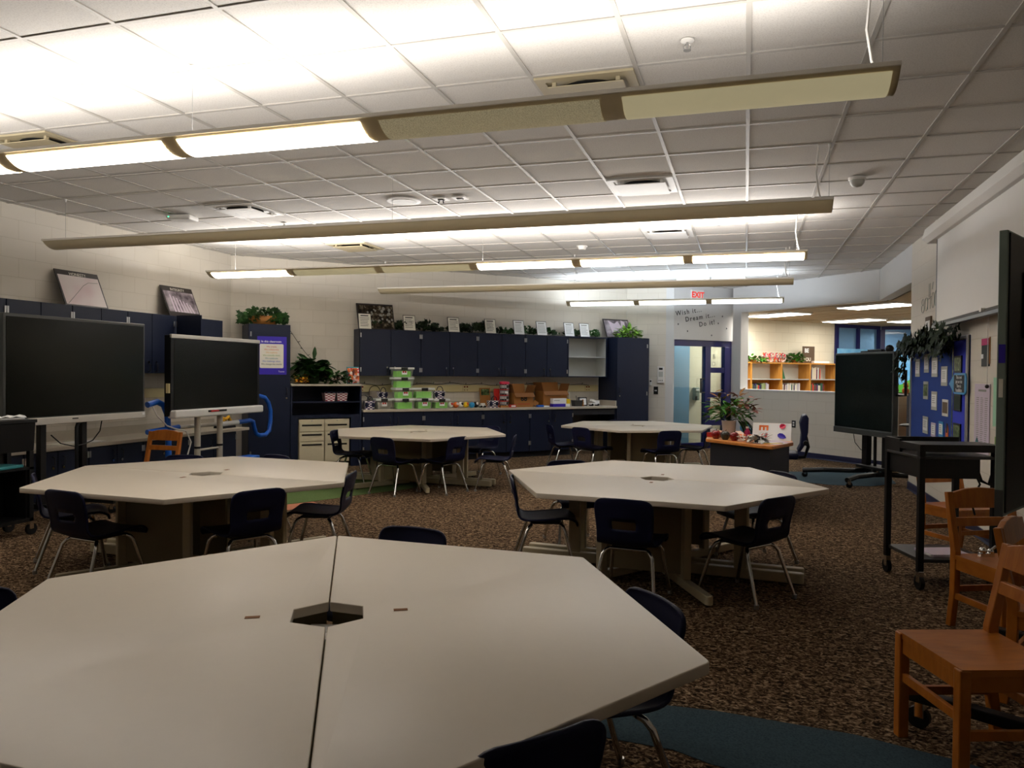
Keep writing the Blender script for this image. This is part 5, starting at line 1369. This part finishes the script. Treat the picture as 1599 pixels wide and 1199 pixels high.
# bulletin board
p = thing('bulletin_board', 'blue bulletin board with metal frame on the right wall', 'bulletin board', at(R, -10.98, 0, .6), rot(R))
MB().box(0, 2.66, -.015, -.001, 0, 1.28).build('felt_panel', M['board'], p)
MB().box(0, .05, -.03, -.001, 0, 1.28).box(2.61, 2.66, -.03, -.001, 0, 1.28).box(.05, 2.61, -.03, -.001, 1.24, 1.28).box(.05, 2.61, -.03, -.001, 0, .04).build('frame', M['alu'], p, bevel=.004)
MB().box(2.06, 2.1, -.018, -.015, .04, 1.24).build('divider_strip', M['photo_gr'], p)
MB().box(2.1, 2.6, -.017, -.015, .04, 1.24).build('blue_paper', M['board2'], p)
cd = [(-10.70, -10.40, 1.58, .22), (-10.21, -9.92, 1.63, .22), (-9.82, -9.48, 1.58, .22), (-9.37, -9.05, 1.48, .21), (-10.23, -9.94, 1.31, .21), (-9.81, -9.49, 1.2, .21), (-9.30, -9.00, 1.14, .18), (-10.23, -9.91, .9, .2), (-9.80, -9.54, .87, .16), (-9.44, -9.20, .9, .17)]
cl = ['first in the top row of the blue board', 'second in the top row of the blue board', 'third in the top row of the blue board', 'lowest right of the top row on the blue board', 'with a photo, first in the middle row of the blue board', 'second in the middle row of the blue board', 'with white frame, third in the middle row', 'first in the bottom row of the blue board', 'narrow lilac one in the bottom row', 'light blue one in the bottom row']
for k, (a, b_, zc, hh) in enumerate(cd):
    q = thing('pinned_card', 'pinned card ' + cl[k], 'card', at(R, a, .016, zc - hh / 2), rot(R), 'cards on the bulletin board')
    w_ = (b_ - a) * .82
    MB().box(0, w_, -.006, -.0005, 0, hh).build('card_back', M[['cab_in', 'cab_in', 'cab_in', 'cab_in', 'cab_in', 'cab_in', 'white', 'cab_in', 'paper_l', 'skyblue'][k]], q)
    MB().box(.02, w_ - .02, -.0075, -.006, hh * .18, hh * .84).build('card_sheet', M['photo_gr' if k == 4 else 'brown_sign' if k == 6 else 'paper_w'], q)
    if k not in (4, 6):
        mb = MB(); lines(mb, .05, w_ - .05, [hh * .7 - .022 * i for i in range(4)], -.0082, .006, random.Random(k + 70)); mb.build('print', M['ink_soft'], q)
for k, (zc, lab) in enumerate(((1.6, 'top'), (1.215, 'middle'), (.92, 'bottom'))):
    q = thing('pinned_photo', '%s dark framed photo in the right column of the blue board' % lab, 'photo', at(R, -8.8, .018, zc - .085), rot(R), 'photos on the bulletin board')
    MB().box(0, .27, -.012, -.0005, 0, .17).build('frame', M['black_plastic'], q)
    MB().box(.02, .25, -.0135, -.0118, .02, .15).build('picture', M['photo_gr' if k != 1 else 'ivy_dark'], q)
q = thing('arrow_sign', 'blue arrow sign with white handwriting on the bulletin board edge', 'sign', at(R, -8.93, .035, 1.3), rot(R))
MB().prism([(0, .1), (.22, .21), (.6, .21), (.64, .15), (.64, .03), (.58, .0), (.22, .0)], -.008, -.001, 'y').build('arrow_panel', M['skyblue'], q)
MB().box(.2, .58, -.0095, -.008, .02, .19).build('chalk_panel', M['ink'], q)
for k, s_ in enumerate(('This is not', 'just our site', 'There is', 'Possibilities')): txt('lettering', s_, M['paper_w'], q, (.39, -.0105, .168 - .043 * k), .05, ext=.0004)
q = thing('tool_cutout', 'orange and black marker cutout at the bottom of the blue board', 'cutout', at(R, -9.13, .016, .82), rot(R))
MB().prism([(0, 0), (.1, 0), (.1, .1), (.05, .16), (0, .1)], -.006, -.0005, 'y').build('cutout_body', M['orange'], q)
MB().box(.02, .08, -.008, -.006, .06, .16).build('cutout_top', M['ink'], q)
g = thing('ivy_garland', 'thick dark ivy garland draped over the bulletin board', 'garland', at(R, -11.15, .05, 1.52), rot(R))
mb = MB(); r_ = random.Random(77)
for i in range(620):
    x = r_.uniform(0, 2.75)
    zc = .1 + .24 * min(1, x / .5) + .03 * math.sin(x * 5)
    p_ = Vector((x, r_.uniform(-.16, -.0), zc + r_.gauss(0, .055)))
    if x < .35: p_.z -= r_.uniform(0, .3) * (1 - x / .35)
    a = r_.uniform(0, 2 * PI)
    mb.leaf(p_, (math.cos(a), -.4, math.sin(a)), (r_.uniform(-.4, .4), -1, .4), .09, .085, 'ivy')
mb.build('leaves', M['ivy_dark'], g)
MB().tube([(0, -.03, -.1), (.2, -.04, .2), (.6, -.04, .33), (1.4, -.04, .34), (2.1, -.04, .34), (2.75, -.04, .32)], .01, 6).build('stem', M['ivy_dark'], g)
p = thing('word_list', 'long lilac printed list hanging right of the bulletin board', 'poster', at(R, -8.13, 0, .76), rot(R))
MB().box(0, .46, -.008, -.001, 0, .65).build('sheet', M['paper_l'], p)
mb = MB(); mb.box(.12, .36, -.0088, -.0082, .58, .6)
for c_ in range(3): lines(mb, .06 + .13 * c_, .15 + .13 * c_, [.52 - .018 * i for i in range(24)], -.0088, .006, random.Random(c_))
mb.build('print', M['ink_soft'], p)
MB().prism([(.06, .06), (.12, .06), (.14, .12), (.1, .16), (.05, .12)], -.0088, -.0082, 'y').build('drawn_picture', M['teal'], p)
p = thing('dark_banner', 'narrow black and magenta card above the lilac list', 'banner', at(R, -7.93, 0, 1.57), rot(R))
MB().box(0, .22, -.01, -.001, 0, .25).build('card_back', M['black_plastic'], p)
MB().box(0, .22, -.012, -.01, .19, .25).build('magenta_band', M['magenta'], p)
MB().box(-.01, .06, -.012, -.01, .07, .11).build('white_tag', M['paper_w'], p)
MB().box(.22, .235, -.008, -.001, .02, .26).build('cord_strip', M['terracotta'], p)
p = thing('mint_cloth', 'mint green cloth hanging beside the tall display edge', 'cloth', at(R, -7.54, .0, 1.05), rot(R))
mb = MB(); mb.prism([(0, -.01), (.05, -.03), (.1, -.012), (.15, -.03), (.2, -.01), (.2, -.004), (.15, -.022), (.1, -.004), (.05, -.022), (0, -.003)], 0, .42); mb.build('cloth', M['mint'], p)
p = thing('note_square', 'small yellow green note low on the right wall', 'note', at(R, -7.52, 0, .88), rot(R))
MB().box(0, .1, -.004, -.001, 0, .08).build('sheet', M['leaf_lime'], p)

# ------------------------------------------------------------------ library furnishings
d = thing('bookshelf', 'oak bookshelf in the library seen through the wall opening', 'bookshelf', at('lib', -1.0, .04), rot('lib'))
# uprights at u = -.10, .81, 1.705, 2.6 (local +1.0)
LT = 1.755
MB().box(.43, 3.62, -.34, -.001, LT - .03, LT).box(.43, 3.62, -.012, -.001, .05, LT - .03).build('carcass', M['wood_lib'], d)
ups = [.45, .9, 1.81, 2.705, 3.6]
for u in ups: MB().box(u - .02, u + .02, -.34, -.012, 0, LT - .03).build('upright', M['wood_lib'], d)
for i in range(4):
    for z in (.3, .68, 1.035, 1.395): MB().box(ups[i] + .02, ups[i + 1] - .02, -.33, -.012, z - .022, z).build('shelf', M['cab_in' if z > 1.2 else 'wood_lib'], d)
    MB().box(ups[i] + .02, ups[i + 1] - .02, -.016, -.012, 1.395, LT - .03).build('back_panel', M['paper'], d)
bc = ['3a3560', 'd8d2c0', '46684a', 'c8c8d0', '803040', 'e0dcc8', '2c2c48', '90a070', 'd8c8b0', '5a2848', 'c03020', 'e4e0d8', '305848', 'b0a8b8', '7a7a3c', 'c84838']
bm_ = [mat('book_%d' % i, c, .6) for i, c in enumerate(bc)]
bk = {}
nb = 0
def book(u, z, th, h, mi, label):
    global nb
    o = thing('book', label, 'book', at('lib', u - 1.0, .04 + .06, z), rot('lib'), 'library books seen through the opening')
    MB().box(0, th, -.22, -.02, 0, h).build('cover', bm_[mi], o)
    MB().box(.003, th - .003, -.215, -.018, .004, h + .001).build('pages', M['paper'], o)
def row(u0, u1, z, where, seed):
    r = random.Random(seed); u = u0; k = 0
    names = {'3a3560': 'indigo', 'd8d2c0': 'cream', '46684a': 'green', 'c8c8d0': 'pale grey', '803040': 'maroon', 'e0dcc8': 'ivory', '2c2c48': 'dark navy', '90a070': 'olive green', 'd8c8b0': 'tan', '5a2848': 'plum', 'c03020': 'red', 'e4e0d8': 'white', '305848': 'teal green', 'b0a8b8': 'lilac grey', '7a7a3c': 'mustard', 'c84838': 'coral'}
    od = ['first', 'second', 'third', 'fourth', 'fifth', 'sixth', 'seventh', 'eighth', 'ninth', 'tenth', 'eleventh', 'twelfth', 'thirteenth', 'fourteenth', 'fifteenth', 'sixteenth']
    while u < u1 and k < 16:
        th = r.uniform(.026, .048); h = r.uniform(.21, .27); mi = r.randrange(16)
        book(u, z, th - .001, h, mi, '%s book, %s from left in the %s' % (names[bc[mi]], od[k], where))
        u += th; k += 1
row(.95, 1.47, 1.036, 'lower left bookshelf bay', 1)
row(1.86, 2.42, 1.036, 'lower middle bookshelf bay', 2)
row(2.76, 3.2, 1.036, 'lower right bookshelf bay', 3)
row(2.76, 3.1, 1.396, 'upper right bookshelf bay', 4)
t = thing('letter_a', 'green wooden letter A on the middle bookshelf bay', 'letter', at('lib', .9, .25, 1.396), rot('lib'))
MB().prism([(-.09, 0), (-.04, 0), (-.02, .08), (.03, .08), (.07, 0), (.14, 0), (.03, .3), (-.03, .3)], -.02, .02, 'y').build('letter_body', M['green_a'], t)
for k, (ch, u) in enumerate((('R', .5), ('E', .66), ('A', .84), ('D', 1.02))):
    t = thing('floral_letter', 'floral patterned letter %s on the bookshelf top' % ch, 'letter', at('lib', u, .2, LT + .001), rot('lib'), 'floral letters spelling READ')
    txt('letter_body', ch, M['floral'], t, (0, 0, .1), .27, ext=.02, offset=.01)
def sp(u, label, m, n, spread, h, seed):
    t = thing('library_plant', label, 'plant', at('lib', u, .2, LT + .001), rot('lib'))
    mb = MB(); spray(mb, (0, 0, 0), n, spread, h, .1, .06, 'oval', seed, None, .002); mb.build('leaves', M[m], t)
    MB().lathe([(.06, 0), (.08, .06), (.07, .06)], n=14).build('pot', M['terracotta'], t)
    return t, mb
t, _ = sp(.12, 'trailing green plant left of the floral letters', 'leaf', 130, .28, .14, 61)
mb = MB()
for k in range(9): mb.leaf((-.2 - .02 * k, 0, .1 + .015 * k), (-1, 0, .5), (0, -.4, 1), .1, .06, 'oval')
mb.build('rising_sprig', M['leaf'], t)
t, _ = sp(1.4, 'bushy green plant right of the floral letters', 'leaf', 130, .19, .24, 62)
t = thing('wooden_sign', 'brown board sign reading BE YOU on the bookshelf', 'sign', at('lib', 1.64, .2, LT + .002), rot('lib'))
MB().box(0, .38, -.02, 0, 0, .38).build('board', M['brown_sign'], t, bevel=.004)
txt('lettering', 'BE', M['paper_w'], t, (.12, -.022, .28), .13, offset=.003)
txt('lettering', 'YOU', M['paper'], t, (.14, -.022, .08), .11, offset=.003)
t = thing('paper_banner', 'white folded papers on the bookshelf right of the board sign', 'papers', at('lib', 1.92, .22, LT + .001), rot('lib'))
MB().box(0, .5, -.08, .08, 0, .05).build('sheet', M['paper_w'], t, bevel=.004)
t = thing('mural_board', 'blue and green painted board behind the dark display', 'mural', (2.05, 19.5, 1.5), PI / 4)
MB().box(.0, 1.15, -.04, -.02, .0, .62).build('sky_panel', M['mural_blue'], t)
MB().prism([(0, 0), (1.15, 0), (1.15, .1), (.6, .2), (.2, .26), (0, .2)], -.045, -.04, 'y').build('grass_shape', M['mural_green'], t)
t = thing('mural_board', 'blue, green and yellow painted board by the column', 'mural', (2.7, 17.0, 1.15), 0)
MB().box(.0, 1.2, -.02, .0, .0, .75).build('sky_panel', M['mural_blue'], t)
MB().prism([(0, 0), (1.2, 0), (1.2, .28), (.7, .42), (.3, .16), (0, .13)], -.026, -.02, 'y').build('grass_shape', M['mural_green'], t)
MB().prism([(.42, .02), (1.2, .02), (1.2, .2), (.8, .17)], -.03, -.026, 'y').build('yellow_shape', M['mural_yellow'], t)
MB().box(.0, 1.2, .0, .3, -1.15, 0).build('cabinet_base', M['navy_dark'], t)
for k, (x, y, c1, lab) in enumerate(((2.43, 13.38, 'orange', 'orange plush toy on the end of the half wall'), (2.3, 13.5, 'leaf_rust', 'brown plush toy on the half wall beside the dark display'))):
    t = thing('plush_toy', lab, 'toy', (x, y, 1.196), .3, 'plush toys on the half wall')
    MB().ball((0, 0, .05), .055, 12).build('body', M[c1], t, smooth=True)
    MB().ball((0, -.01, .13), .042, 12).ball((-.03, 0, .165), .016, 8).ball((.03, 0, .165), .016, 8).build('head', M['yellow' if k == 0 else 'paper'], t, smooth=True)
t = thing('wooden_cabinet', 'orange wood cabinet end between half wall and column', 'cabinet', (2.62, 13.55, 0), -PI / 4)
MB().box(0, .5, 0, .5, .02, .98).build('body', M['wood'], t)
MB().box(-.01, .51, -.01, .51, .98, 1.02).build('top', M['wood_lib'], t, bevel=.004)

# ------------------------------------------------------------------ world and view
w = bpy.data.worlds.new('world'); scn.world = w; w.use_nodes = True
w.node_tree.nodes['Background'].inputs[0].default_value = (.05, .05, .055, 1)
w.node_tree.nodes['Background'].inputs[1].default_value = .3
scn.view_settings.view_transform = 'Standard'; scn.view_settings.look = 'None'
scn.view_settings.gamma = 1; scn.view_settings.exposure = .38
scn.view_settings.use_curve_mapping = False
scn.cycles.max_bounces = 8; scn.cycles.diffuse_bounces = 6; scn.cycles.transparent_max_bounces = 12
scn.cycles.use_denoising = True
scn.cycles.sample_clamp_indirect = 4
